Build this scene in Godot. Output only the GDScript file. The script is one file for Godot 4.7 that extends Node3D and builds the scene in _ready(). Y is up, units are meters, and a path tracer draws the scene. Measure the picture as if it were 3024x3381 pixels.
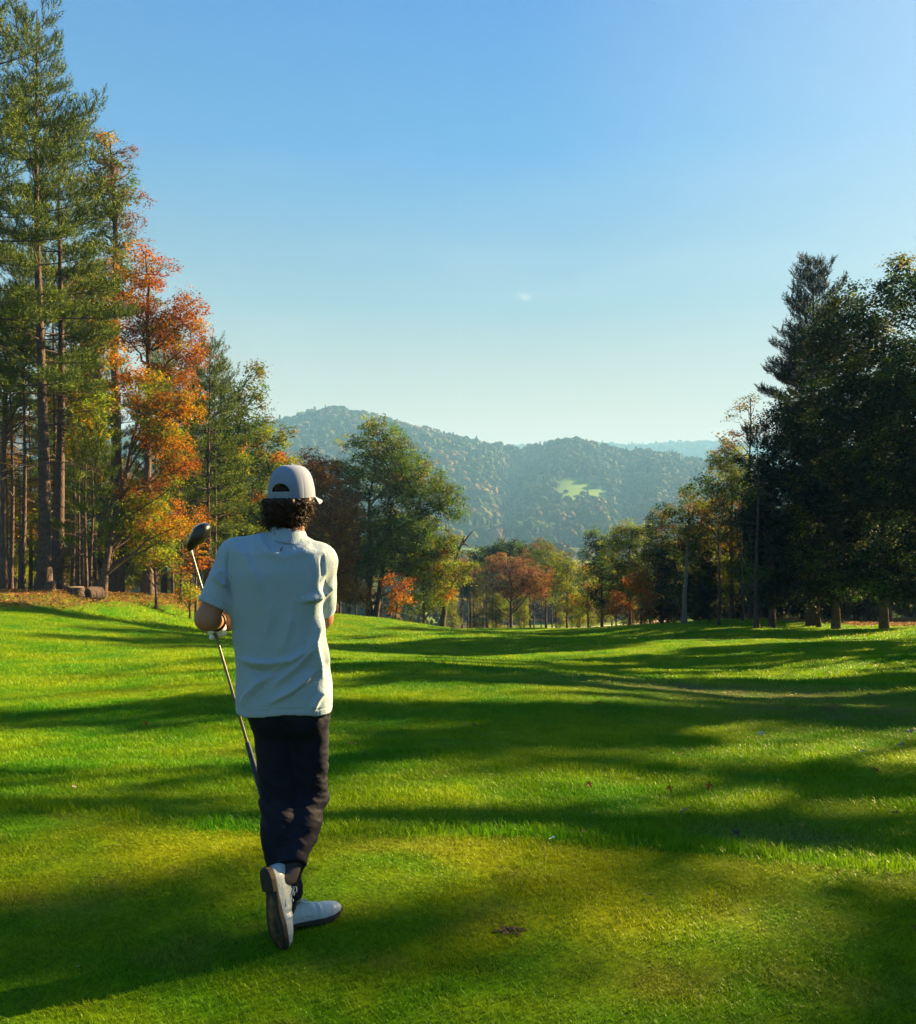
extends Node3D

const EYE := 1.62            # height of the lens above the tee
const F := 882.0             # focal length in pixels of a 916 x 1024 picture
const SUN_TO := Vector3(0.765, 0.372, -0.526)   # towards the sun

var rng := RandomNumberGenerator.new()
var used := {}
var noise_a := FastNoiseLite.new()
var noise_b := FastNoiseLite.new()
var leaf_mat: StandardMaterial3D
var needle_mat: StandardMaterial3D
var bark_mat: StandardMaterial3D
var pine_bark_mat: StandardMaterial3D
var pale_bark_mat: StandardMaterial3D
var sprays := {}


func at(px: float, py: float, d: float) -> Vector3:
	return Vector3((px - 458.0) / F * d, EYE - (py - 512.0) / F * d, -d)


func numbered(called: String) -> String:
	if used.has(called):
		used[called] += 1
		return "%s_%03d" % [called, used[called]]
	used[called] = 0
	return called


func tag(o: Node3D, label: String, category := "", group := "", kind := "") -> Node3D:
	if label: o.set_meta("label", label)
	if category: o.set_meta("category", category)
	if group: o.set_meta("group", group)
	if kind: o.set_meta("kind", kind)
	return o


func thing(called: String, label: String, category: String, where := Vector3.ZERO, group := "") -> Node3D:
	var o := Node3D.new()
	o.name = numbered(called)
	add_child(o)
	o.position = where
	return tag(o, label, category, group)


func part(called: String, m: Mesh, mat: Material, parent: Node3D) -> MeshInstance3D:
	var o := MeshInstance3D.new()
	o.name = called if parent != self else numbered(called)
	o.mesh = m
	if mat: o.material_override = mat
	parent.add_child(o, true)
	return o


func lin(r: float, g: float, b: float) -> Color:
	return Color(r, g, b)


func mat(c: Color, rough := 0.8, spec := 0.5) -> StandardMaterial3D:
	var m := StandardMaterial3D.new()
	m.albedo_color = c.linear_to_srgb()
	m.roughness = rough
	m.metallic_specular = spec
	return m


func tinted(rough := 0.8, spec := 0.5) -> StandardMaterial3D:
	var m := mat(Color(1, 1, 1), rough, spec)
	m.vertex_color_use_as_albedo = true
	m.cull_mode = BaseMaterial3D.CULL_DISABLED
	return m


func noise_tex(freq: float, size: int, lo: Color, hi: Color, sd := 1, octaves := 4) -> NoiseTexture2D:
	var n := FastNoiseLite.new()
	n.seed = sd
	n.frequency = freq
	n.fractal_octaves = octaves
	var t := NoiseTexture2D.new()
	t.width = size
	t.height = size
	t.seamless = true
	t.noise = n
	var g := Gradient.new()
	g.set_color(0, lo)
	g.set_color(1, hi)
	t.color_ramp = g
	return t


# a smooth curve through rows of (x, y)
func through(rows: PackedVector2Array, x: float) -> float:
	var n := rows.size()
	if x <= rows[0].x: return rows[0].y
	if x >= rows[n - 1].x: return rows[n - 1].y
	var i := 0
	while rows[i + 1].x < x: i += 1
	var a := rows[i]
	var b := rows[i + 1]
	var w := b.x - a.x
	var s := (b.y - a.y) / w
	var s0 := s
	var s1 := s
	if i > 0: s0 = (b.y - rows[i - 1].y) / (b.x - rows[i - 1].x)
	if i < n - 2: s1 = (rows[i + 2].y - a.y) / (rows[i + 2].x - a.x)
	var t := (x - a.x) / w
	var t2 := t * t
	var t3 := t2 * t
	return a.y * (2 * t3 - 3 * t2 + 1) + s0 * w * (t3 - 2 * t2 + t) + b.y * (3 * t2 - 2 * t3) + s1 * w * (t3 - t2)


func bump(x: float, z: float, cx: float, cz: float, rx: float, rz: float) -> float:
	var a := (x - cx) / rx
	var b := (z - cz) / rz
	return exp(-a * a - b * b)


func _ready() -> void:
	rng.seed = 7
	noise_a.seed = 11
	noise_a.frequency = 0.08
	noise_a.fractal_octaves = 4
	noise_b.seed = 23
	noise_b.frequency = 0.9
	noise_b.fractal_octaves = 3
	var cam := Camera3D.new()
	cam.name = "camera"
	cam.position = Vector3(0, EYE, 0)
	cam.fov = rad_to_deg(2.0 * atan(512.0 / F))
	cam.far = 9000.0
	cam.near = 0.05
	cam.current = true
	add_child(cam)
	var env := Environment.new()
	env.background_mode = Environment.BG_SKY
	env.tonemap_mode = Environment.TONE_MAPPER_LINEAR
	env.tonemap_exposure = EXPOSURE
	env.fog_enabled = true
	env.fog_density = 0.00031
	env.fog_light_color = Color(0.52, 0.76, 1.0)
	env.sdfgi_enabled = true
	env.ssao_enabled = true
	env.ssil_enabled = true
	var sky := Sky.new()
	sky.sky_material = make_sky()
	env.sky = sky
	var we := WorldEnvironment.new()
	we.name = "world_environment"
	we.environment = env
	add_child(we)
	var sun := DirectionalLight3D.new()
	sun.name = "sun"
	sun.light_color = Color(1.0, 0.85, 0.59)
	sun.light_energy = 1.6
	sun.light_angular_distance = 0.5
	sun.shadow_enabled = true
	add_child(sun)
	sun.look_at_from_position(Vector3.ZERO, -SUN_TO, Vector3.UP)
	make_materials()
	var t0 := Time.get_ticks_msec()
	build_ground()
	print("ground ", Time.get_ticks_msec() - t0)
	build_far_woods()
	print("far woods ", Time.get_ticks_msec() - t0)
	build_trees()
	print("trees ", Time.get_ticks_msec() - t0)
	build_grass()
	print("grass ", Time.get_ticks_msec() - t0)
	build_person()
	print("person ", Time.get_ticks_msec() - t0)
	build_small_things()
	print("all ", Time.get_ticks_msec() - t0)


const EXPOSURE := 7.8
# colour of the clear air by height above the horizon in degrees
const SKY_ROWS := [[-2.0, 1.30, 0.87, 0.57], [4.0, 1.28, 0.86, 0.58], [7.0, 0.87, 0.78, 0.62], [13.0, 0.42, 0.65, 0.78], [22.0, 0.145, 0.475, 0.94], [30.0, 0.100, 0.375, 0.90], [50.0, 0.12, 0.38, 0.88], [90.0, 0.12, 0.37, 0.86]]


func make_sky() -> PanoramaSkyMaterial:
	var w := 512
	var h := 256
	var im := Image.create(w, h, false, Image.FORMAT_RGBF)
	for y in h:
		var el := (0.5 - (y + 0.5) / h) * PI
		var deg := rad_to_deg(el)
		var k := 0
		while k < SKY_ROWS.size() - 2 and SKY_ROWS[k + 1][0] < deg: k += 1
		var t: float = clampf((deg - SKY_ROWS[k][0]) / (SKY_ROWS[k + 1][0] - SKY_ROWS[k][0]), 0, 1)
		var base := Color(lerpf(SKY_ROWS[k][1], SKY_ROWS[k + 1][1], t), lerpf(SKY_ROWS[k][2], SKY_ROWS[k + 1][2], t), lerpf(SKY_ROWS[k][3], SKY_ROWS[k + 1][3], t))
		for x in w:
			var az := (x + 0.5) / w * TAU
			var dir := Vector3(sin(az) * cos(el), sin(el), -cos(az) * cos(el))
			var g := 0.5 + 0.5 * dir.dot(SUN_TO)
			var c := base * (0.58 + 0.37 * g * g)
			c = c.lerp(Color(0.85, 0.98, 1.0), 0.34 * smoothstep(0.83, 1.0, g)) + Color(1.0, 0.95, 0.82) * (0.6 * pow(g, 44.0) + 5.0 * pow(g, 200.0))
			# faint thin veils
			var veil := noise_a.get_noise_3d(dir.x * 30.0, dir.y * 150.0, dir.z * 30.0) * smoothstep(0.05, 0.16, dir.y) * smoothstep(0.5, 0.25, dir.y)
			c = c.lerp(Color(0.86, 0.92, 0.94), maxf(veil, 0.0) * 0.16)
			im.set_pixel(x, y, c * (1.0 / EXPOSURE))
	im.resize(2048, 1024, Image.INTERPOLATE_CUBIC)
	# one small wisp of cloud low in the sky
	for y in range(420, 450):
		for x in range(0, 51):
			var u := (x - 24.5) / 1.5
			var v := (y - 434.0) / 0.6
			var a := exp(-u * u - v * v) * 0.6 + 0.25 * exp(-pow((x - 23.0) / 2.0, 2) - pow((y - 433.0) / 0.7, 2))
			im.set_pixel(x, y, im.get_pixel(x, y).lerp(Color(1.1, 1.08, 1.0) * (1.0 / EXPOSURE), clampf(a, 0, 1)))
	var m := PanoramaSkyMaterial.new()
	m.panorama = ImageTexture.create_from_image(im)
	return m


func make_materials() -> void:
	leaf_mat = tinted(0.6, 0.14)
	leaf_mat.backlight_enabled = true
	leaf_mat.backlight = Color(0.9, 0.9, 0.9)
	needle_mat = tinted(0.65, 0.2)
	needle_mat.backlight_enabled = true
	needle_mat.backlight = Color(0.5, 0.5, 0.5)
	bark_mat = mat(Color(1, 1, 1), 0.95, 0.2)
	bark_mat.albedo_texture = noise_tex(0.02, 256, Color(0.22, 0.18, 0.17), Color(0.44, 0.39, 0.37), 3)
	bark_mat.uv1_triplanar = true
	bark_mat.uv1_world_triplanar = true
	bark_mat.uv1_scale = Vector3(2.2, 0.5, 2.2)
	bark_mat.heightmap_enabled = true
	bark_mat.heightmap_texture = noise_tex(0.03, 256, Color(0, 0, 0), Color(1, 1, 1), 4)
	bark_mat.heightmap_scale = 4.0
	pale_bark_mat = bark_mat.duplicate()
	pale_bark_mat.albedo_texture = noise_tex(0.03, 256, Color(0.33, 0.32, 0.31), Color(0.50, 0.49, 0.47), 9)
	pine_bark_mat = bark_mat.duplicate()
	pine_bark_mat.albedo_texture = noise_tex(0.03, 256, Color(0.19, 0.155, 0.15), Color(0.41, 0.36, 0.345), 8)


# ---------------------------------------------------------------- the ground
var PROFILE := PackedVector2Array([Vector2(-400, 2), Vector2(-60, 0.4), Vector2(0, 0), Vector2(3.0, 0), Vector2(4.35, -0.01), Vector2(5.1, -0.13), Vector2(8, -0.43), Vector2(12, -0.86), Vector2(20, -1.76), Vector2(30, -2.95), Vector2(45, -4.85), Vector2(60, -6.6), Vector2(72, -7.95), Vector2(82, -9.4), Vector2(100, -12.6), Vector2(125, -17.0), Vector2(160, -21.5), Vector2(200, -24.6), Vector2(250, -27.2), Vector2(400, -30.0), Vector2(700, -33.0), Vector2(900, -33.0)])
var RIDGE := PackedVector2Array([Vector2(-500, 445), Vector2(0, 440), Vector2(150, 437), Vector2(272, 427), Vector2(300, 420), Vector2(330, 413), Vector2(355, 416), Vector2(400, 428), Vector2(440, 438), Vector2(480, 447), Vector2(523, 453), Vector2(545, 450), Vector2(563, 444), Vector2(590, 448), Vector2(620, 454), Vector2(660, 458), Vector2(700, 466), Vector2(760, 474), Vector2(916, 482), Vector2(1400, 480)])
var RIDGE_FAR := PackedVector2Array([Vector2(-500, 452), Vector2(500, 452), Vector2(600, 449), Vector2(640, 450), Vector2(680, 448), Vector2(715, 447), Vector2(800, 450), Vector2(1400, 455)])


func tee_edge(x: float) -> float:
	return 4.38 - 0.16 * x + 0.07 * sin(x * 2.1 + 0.6) + 0.05 * noise_b.get_noise_2d(x * 0.7, 3.0)


func ground_height(x: float, z: float) -> float:
	var d := -z
	if d > 900.0:
		return hill_height(x, d)
	var y := through(PROFILE, d)
	if d > 3.0 and d < 6.5:      # the tee ends in a small bank that follows its edge
		y = through(PROFILE, d + 4.38 - (4.38 - 0.16 * x + 0.07 * sin(x * 2.1 + 0.6)))
	if d > 5.0:
		var near := smoothstep(5.0, 14.0, d)
		var here := near * (1.0 - smoothstep(90.0, 180.0, d))
		y += here * 1.45 * smoothstep(-5.5, -17.0, x) * smoothstep(8.0, 30.0, d)
		y += here * 0.65 * smoothstep(7.0, 24.0, x)
		y += 0.75 * smoothstep(-12.5, -16.0, x) * smoothstep(26.0, 37.0, d) * (1.0 - smoothstep(46.0, 62.0, d))
		y += 0.95 * bump(x, z, -7.5, -57.0, 5.5, 9.0)
		y += 0.55 * bump(x, z, 17.0, -61.0, 7.0, 7.0)
		y += here * (0.10 * sin(x * 0.42 + d * 0.17) + 0.30 * noise_a.get_noise_2d(x * 0.5, z * 0.35))
		y += near * 0.05 * noise_a.get_noise_2d(x * 4.0, z * 4.0)
		y += smoothstep(180.0, 500.0, d) * 2.0 * noise_a.get_noise_2d(x * 0.03, z * 0.03)
	if d > 150.0:                # the valley's sides
		y += smoothstep(0.30, 0.9, absf(x) / d) * 60.0 * smoothstep(150.0, 900.0, d)
	return y


func hill_height(x: float, d: float) -> float:
	var px := 458.0 + F * x / d
	var base := -33.0 + smoothstep(0.30, 0.9, absf(x) / d) * 60.0
	var top := EYE + (512.0 - through(RIDGE, px)) / F * 1500.0
	var top2 := EYE + (512.0 - through(RIDGE_FAR, px)) / F * 3300.0
	if d < 1500.0:
		var t := (d - 900.0) / 600.0
		var bend := 0.78 + 0.30 * noise_a.get_noise_2d(x * 0.02, 40.0)
		var s := lerpf(t * t * (3 - 2 * t), t, bend)
		var cut := 34.0 * exp(-pow((px - 507.0 - 8.0 * t) / 13.0, 2)) + 24.0 * exp(-pow((px - 408.0 + 16.0 * t) / 12.0, 2)) + 24.0 * exp(-pow((px - 622.0 - 10.0 * t) / 15.0, 2))
		return base + (top - base) * s - cut * pow(sin(t * PI), 1.2) + 26.0 * noise_a.get_noise_2d(x * 0.035, d * 0.02) * sin(t * PI)
	if d < 2300.0:
		return lerpf(top, base + 30.0, smoothstep(1500.0, 2300.0, d))
	if d < 3300.0:
		return lerpf(base + 30.0, top2, smoothstep(2300.0, 3300.0, d))
	return lerpf(top2, 20.0, smoothstep(3300.0, 5600.0, d))


# 1 on the mown rough and fairway, 0 on the floor of the woods
func open_ground(x: float, d: float) -> float:
	var w := noise_a.get_noise_2d(x * 1.5, d * 1.5) * 1.6
	var left := through(PackedVector2Array([Vector2(0, -17.5), Vector2(22, -16.4), Vector2(27, -15.2), Vector2(32, -14.5), Vector2(38, -14.4), Vector2(44, -14.2), Vector2(50, -12.6), Vector2(56, -11.5), Vector2(63, -10.6), Vector2(70, -8.0), Vector2(78, -3.0), Vector2(84, 0.0)]), d)
	var right := through(PackedVector2Array([Vector2(0, 19), Vector2(30, 24), Vector2(44, 25.5), Vector2(56, 23.0), Vector2(66, 19.0), Vector2(76, 15.0), Vector2(84, 12.0)]), d)
	var a := smoothstep(left - 0.5, left + 0.7, x + w * 0.3)
	var b := 1.0 - smoothstep(right - 0.6, right + 0.6, x + w * 0.3)
	return a * b * (1.0 - smoothstep(77.0, 81.0, d + w))


func meadow(x: float, d: float) -> float:
	var px := 458.0 + F * x / d
	var m := 0.0
	m = maxf(m, 1.0 - smoothstep(0.7, 1.15, Vector2((px - 531.0 - (d - 1260.0) * 0.06) / 21.0, (d - 1260.0) / 72.0).length()))
	m = maxf(m, 1.0 - smoothstep(0.7, 1.15, Vector2((px - 580.0) / 32.0, (d - 1180.0) / 85.0).length()))
	m = maxf(m, 1.0 - smoothstep(0.7, 1.15, Vector2((px - 515.0) / 9.0, (d - 1400.0) / 55.0).length()))
	if d < 880.0:
		m = maxf(m, smoothstep(150.0, 200.0, d) * smoothstep(0.0, 0.2, noise_a.get_noise_2d(x * 0.06 + 9.0, d * 0.05)) * (1.0 - smoothstep(0.25, 0.4, absf(x) / d)))
		m = maxf(m, bump(px, d, 532.0, 790.0, 34.0, 90.0))
	return m


func grass_color(x: float, d: float, tee: bool) -> Color:
	var n := noise_a.get_noise_2d(x * 5.0, d * 5.0)
	var n2 := noise_b.get_noise_2d(x * 2.2, d * 3.2)
	if tee:
		var t := lin(0.240, 0.300, 0.003).lerp(lin(0.085, 0.225, 0.004), clampf(0.5 + 0.9 * n + 0.55 * n2, 0, 1))
		var thin := smoothstep(0.22, 0.5, noise_b.get_noise_2d(x * 1.1 + 40.0, d * 2.4))
		return t.lerp(lin(0.21, 0.20, 0.030), thin * 0.35)
	var c := lin(0.060, 0.225, 0.003).lerp(lin(0.230, 0.330, 0.004), clampf(0.42 + 0.8 * n + 0.4 * n2, 0, 1))
	var worn := 0.75 * bump(x, -d, 3.7, -12.2, 2.4, 1.5) + 0.6 * bump(x, -d, 4.5, -9.5, 2.2, 1.2) + 0.7 * bump(x, -d, 1.75, -4.75, 0.35, 0.3)
	worn = clampf(worn * (0.8 + 1.2 * n2), 0, 0.8)
	return c.lerp(lin(0.13, 0.125, 0.06), worn)


func build_ground() -> void:
	var rings := PackedFloat32Array()
	var r := 0.4
	while r < 5600.0:
		rings.append(r)
		r *= 1.033 if r < 100.0 else (1.022 if r < 1700.0 else 1.06)
	var angles := PackedFloat32Array()
	var a := -48.0
	while a <= 48.001:
		angles.append(deg_to_rad(a))
		a += 0.4
	a = 52.0
	while a < 308.0:
		angles.append(deg_to_rad(a))
		a += 4.0
	var na := angles.size()
	var v := PackedVector3Array()
	var c := PackedColorArray()
	v.append(Vector3.ZERO)
	c.append(grass_color(0, 0, true))
	for q in rings:
		for w in angles:
			var x := q * sin(w)
			var z := -q * cos(w)
			v.append(Vector3(x, ground_height(x, z), z))
			c.append(ground_color(x, -z))
	var idx := PackedInt32Array()
	for j in na:
		idx.append_array([0, 1 + j, 1 + (j + 1) % na])
	for i in rings.size() - 1:
		for j in na:
			var p := 1 + i * na + j
			var q := 1 + i * na + (j + 1) % na
			idx.append_array([p, p + na, q, q, p + na, q + na])
	var normals := PackedVector3Array()
	normals.resize(v.size())
	for t in range(0, idx.size(), 3):
		var n := (v[idx[t + 2]] - v[idx[t]]).cross(v[idx[t + 1]] - v[idx[t]])
		normals[idx[t]] += n
		normals[idx[t + 1]] += n
		normals[idx[t + 2]] += n
	for i in normals.size(): normals[i] = normals[i].normalized()
	var arr := []
	arr.resize(Mesh.ARRAY_MAX)
	arr[Mesh.ARRAY_VERTEX] = v
	arr[Mesh.ARRAY_NORMAL] = normals
	arr[Mesh.ARRAY_COLOR] = c
	arr[Mesh.ARRAY_INDEX] = idx
	var me := ArrayMesh.new()
	me.add_surface_from_arrays(Mesh.PRIMITIVE_TRIANGLES, arr)
	var m := tinted(0.95, 0.15)
	m.albedo_texture = noise_tex(0.05, 512, Color(0.72, 0.72, 0.72), Color(1, 1, 1), 5)
	m.uv1_triplanar = true
	m.uv1_world_triplanar = true
	m.uv1_scale = Vector3(0.9, 0.9, 0.9)
	tag(part("ground", me, m, self), "green golf hole running downhill from the tee into a wooded valley", "", "", "structure")


func ground_color(x: float, d: float) -> Color:
	if d < tee_edge(x) and d > -30.0:
		return grass_color(x, d, true) * 0.72
	if d < 120.0:
		var g := grass_color(x, d, false) * 0.66
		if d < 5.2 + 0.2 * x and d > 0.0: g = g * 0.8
		var litter := lin(0.085, 0.050, 0.026).lerp(lin(0.150, 0.125, 0.030), clampf(0.5 + noise_a.get_noise_2d(x * 6.0, d * 6.0), 0, 1))
		return litter.lerp(g, open_ground(x, d))
	var wild := lin(0.035, 0.045, 0.016).lerp(lin(0.07, 0.05, 0.025), clampf(0.5 + noise_a.get_noise_2d(x * 0.2, d * 0.2), 0, 1))
	return wild.lerp(lin(0.13, 0.22, 0.025), meadow(x, d))


# ---------------------------------------------------------------- grass
func tuft(blades: int, radius: float, low: float, high: float, wide: float, lean: float, sd: int) -> ArrayMesh:
	var g := RandomNumberGenerator.new()
	g.seed = sd
	var v := PackedVector3Array()
	var c := PackedColorArray()
	for b in blades:
		var q := radius * sqrt(g.randf())
		var w := g.randf() * TAU
		var foot := Vector3(q * cos(w), -0.004, q * sin(w))
		var h := g.randf_range(low, high)
		var turn := g.randf() * TAU
		var side := Vector3(cos(turn), 0, sin(turn)) * wide * 0.5
		var out := Vector3(-sin(turn), 0, cos(turn)) * h * lean * g.randf_range(0.2, 1.2)
		var mid := foot + Vector3(0, h * 0.6, 0) + out * 0.4
		var tip := foot + Vector3(0, h, 0) + out * 1.1
		v.append_array([foot - side, mid - side * 0.8, mid + side * 0.8, foot - side, mid + side * 0.8, foot + side, mid - side * 0.8, tip, mid + side * 0.8])
		var k := g.randf_range(0.75, 1.2)
		var col := Color(k * g.randf_range(0.9, 1.15), k, k * 0.9)
		if g.randf() < 0.05: col = Color(1.7, 1.4, 2.0)
		for i in 9: c.append(col)
	var arr := []
	arr.resize(Mesh.ARRAY_MAX)
	arr[Mesh.ARRAY_VERTEX] = v
	arr[Mesh.ARRAY_COLOR] = c
	var me := ArrayMesh.new()
	me.add_surface_from_arrays(Mesh.PRIMITIVE_TRIANGLES, arr)
	return me


func put_copies(called: String, label: String, me: Mesh, material: Material, buf: PackedFloat32Array, parent: Node3D) -> MultiMeshInstance3D:
	var mm := MultiMesh.new()
	mm.transform_format = MultiMesh.TRANSFORM_3D
	mm.use_colors = true
	mm.mesh = me
	mm.instance_count = buf.size() / 16
	mm.buffer = buf
	var o := MultiMeshInstance3D.new()
	o.name = called if parent != self else numbered(called)
	o.multimesh = mm
	o.material_override = material
	parent.add_child(o, true)
	tag(o, label, "", "", "stuff")
	return o


func row16(buf: PackedFloat32Array, i: int, p: Vector3, turn: float, s: float, sy: float, c: Color) -> void:
	var k := i * 16
	var cs := cos(turn) * s
	var sn := sin(turn) * s
	buf[k] = cs
	buf[k + 1] = 0.0
	buf[k + 2] = sn
	buf[k + 3] = p.x
	buf[k + 4] = 0.0
	buf[k + 5] = sy
	buf[k + 6] = 0.0
	buf[k + 7] = p.y
	buf[k + 8] = -sn
	buf[k + 9] = 0.0
	buf[k + 10] = cs
	buf[k + 11] = p.z
	buf[k + 12] = c.r
	buf[k + 13] = c.g
	buf[k + 14] = c.b
	buf[k + 15] = 1.0


func in_divot(x: float, d: float) -> bool:
	for q in DIVOTS:
		if Vector2((x - q[0]) / q[2], (d - q[1]) / q[3]).length() < 1.0: return true
	return false


const DIVOTS := [[0.195, 3.40, 0.046, 0.030]]


func build_grass() -> void:
	rng.seed = 99
	var m := tinted(0.38, 0.19)
	m.backlight_enabled = true
	m.backlight = Color(0.9, 0.9, 0.9)
	# [name, label, from, to, per square metre, blades, radius, low, high, width, lean, is it the tee]
	var zones := [
		["tee_grass", "short mown turf of the tee", 2.3, 4.9, 1000.0, 26, 0.045, 0.010, 0.019, 0.0022, 0.9, true],
		["rough_grass", "longer rough grass just beyond the tee", 3.8, 12.0, 420.0, 26, 0.075, 0.014, 0.036, 0.0032, 0.8, false],
		["rough_grass", "grass of the slope below the tee", 12.0, 30.0, 90.0, 26, 0.15, 0.022, 0.048, 0.007, 0.8, false],
		["fairway_grass", "grass of the far part of the fairway", 30.0, 80.0, 16.0, 26, 0.36, 0.03, 0.06, 0.018, 0.8, false],
	]
	for q in zones:
		var d0: float = q[2]
		var d1: float = q[3]
		var most := int(q[4] * 0.62 * (d1 * d1 - d0 * d0) + 0.5 * q[4])
		var me := tuft(q[5], q[6], q[7], q[8], q[9], q[10], 5)
		var buf := PackedFloat32Array()
		buf.resize(most * 16)
		var n := 0
		for i in most:
			var d := sqrt(lerpf(d0 * d0, d1 * d1, rng.randf()))
			var x := rng.randf_range(-0.60, 0.60) * d
			var e := tee_edge(x)
			if (d < e) != q[11]: continue
			var open := 1.0 if q[11] or d < 10.0 else open_ground(x, d)
			if open < rng.randf() and rng.randf() > (0.75 if x < 0.0 else 0.10): continue
			if q[11] and in_divot(x, d) and rng.randf() > 0.12: continue
			var s := rng.randf_range(0.8, 1.25)
			var sy := s * (0.9 + 0.5 * noise_a.get_noise_2d(x * 9.0, d * 9.0) + 0.6 * noise_b.get_noise_2d(x * 2.0, d * 2.6))
			if not q[11] and d < e + 0.22: sy *= 1.45
			var c := grass_color(x, d, q[11])
			if not q[11]:
				var worn := bump(x, -d, 3.7, -12.2, 2.4, 1.5) + bump(x, -d, 1.75, -4.75, 0.4, 0.3)
				sy *= 1.0 - 0.55 * minf(worn, 1.0)
			if open < 0.5: c = lin(0.24, 0.21, 0.05).lerp(c, 0.3 + 0.7 * rng.randf())
			row16(buf, n, Vector3(x, ground_height(x, -d), -d), rng.randf() * TAU, s, sy, c * rng.randf_range(0.85, 1.15))
			n += 1
		put_copies(q[0], q[1], me, m, buf.slice(0, n * 16), self)
	# brown leaves strewn over the bank and the floor of the woods
	var lv := PackedVector3Array()
	var lc := PackedColorArray()
	for k in 14:
		var p := Vector3(rng.randfn(0, 0.22), rng.randf_range(0.005, 0.05), rng.randfn(0, 0.22))
		var w := rng.randf() * TAU
		var fwd := Vector3(cos(w), rng.randf_range(-0.5, 0.6), sin(w)) * rng.randf_range(0.07, 0.13)
		var sd := fwd.cross(Vector3(rng.randfn(0, 0.5), 1, rng.randfn(0, 0.5))).normalized() * 0.035
		lv.append_array([p, p + fwd * 0.5 - sd, p + fwd, p, p + fwd, p + fwd * 0.5 + sd])
		var c := [Color(0.22, 0.10, 0.04), Color(0.30, 0.17, 0.05), Color(0.14, 0.07, 0.04), Color(0.36, 0.22, 0.10)][k % 4] as Color
		for e in 6: lc.append(c)
	var lbuf := PackedFloat32Array()
	lbuf.resize(16 * 9000)
	var ln := 0
	for i in 30000:
		if ln >= 9000: break
		var d := sqrt(rng.randf_range(26.0 * 26.0, 62.0 * 62.0))
		var x := rng.randf_range(-0.66, 0.58) * d
		var o := open_ground(x, d)
		if o > 0.97 and rng.randf() > 0.02 or o > 0.5 and rng.randf() > 0.25: continue
		row16(lbuf, ln, Vector3(x, ground_height(x, -d), -d), rng.randf() * TAU, rng.randf_range(0.8, 1.3), 1.0, Color(1, 1, 1) * rng.randf_range(0.6, 1.2))
		ln += 1
	put_copies("leaf_litter", "brown fallen leaves strewn over the bank and the floor of the woods", mesh_of(lv, PackedVector3Array(), PackedInt32Array(), lc), leaf_mat, lbuf.slice(0, ln * 16), self)


# ---------------------------------------------------------------- mesh helpers
func mesh_of(v: PackedVector3Array, n: PackedVector3Array, i: PackedInt32Array, c := PackedColorArray()) -> ArrayMesh:
	var arr := []
	arr.resize(Mesh.ARRAY_MAX)
	arr[Mesh.ARRAY_VERTEX] = v
	if n.size(): arr[Mesh.ARRAY_NORMAL] = n
	if c.size(): arr[Mesh.ARRAY_COLOR] = c
	if i.size(): arr[Mesh.ARRAY_INDEX] = i
	var me := ArrayMesh.new()
	me.add_surface_from_arrays(Mesh.PRIMITIVE_TRIANGLES, arr)
	return me


class Tubes:
	var v := PackedVector3Array()
	var n := PackedVector3Array()
	var i := PackedInt32Array()

	func add(pts: Array, rad: Array, sides: int, rough := 0.0, capped := true) -> void:
		var first := v.size()
		var m := pts.size()
		var side := Vector3.RIGHT
		for k in m:
			var dir: Vector3 = (pts[mini(k + 1, m - 1)] - pts[maxi(k - 1, 0)]).normalized()
			if absf(dir.dot(side)) > 0.95: side = Vector3.FORWARD if absf(dir.z) < 0.8 else Vector3.UP
			side = (side - dir * side.dot(dir)).normalized()
			var up := dir.cross(side)
			for s in sides:
				var w := TAU * s / sides
				var o := side * cos(w) + up * sin(w)
				var r: float = rad[k]
				if rough > 0.0: r *= 1.0 + rough * sin(s * 2.4 + k * 1.7) + rough * 0.6 * sin(s * 5.1 + k * 0.9)
				v.append(pts[k] + o * r)
				n.append(o)
		for k in m - 1:
			for s in sides:
				var a := first + k * sides + s
				var b := first + k * sides + (s + 1) % sides
				i.append_array([a, a + sides, b, b, a + sides, b + sides])
		if capped:
			for e in [0, m - 1]:
				var dir: Vector3 = (pts[1] - pts[0]).normalized() * -1.0 if e == 0 else (pts[m - 1] - pts[m - 2]).normalized()
				var start := v.size()
				for s in sides:
					v.append(v[first + e * sides + s])
					n.append(dir)
				for s in range(1, sides - 1):
					if e == 0: i.append_array([start, start + s, start + s + 1])
					else: i.append_array([start, start + s + 1, start + s])


func bent(a: Vector3, b: Vector3, mid_up: float, n: int) -> Array:
	var c := (a + b) * 0.5 + Vector3(0, mid_up, 0)
	var out := []
	for k in n + 1:
		var t := float(k) / n
		out.append(a.lerp(c, t).lerp(c.lerp(b, t), t))
	return out


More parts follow.
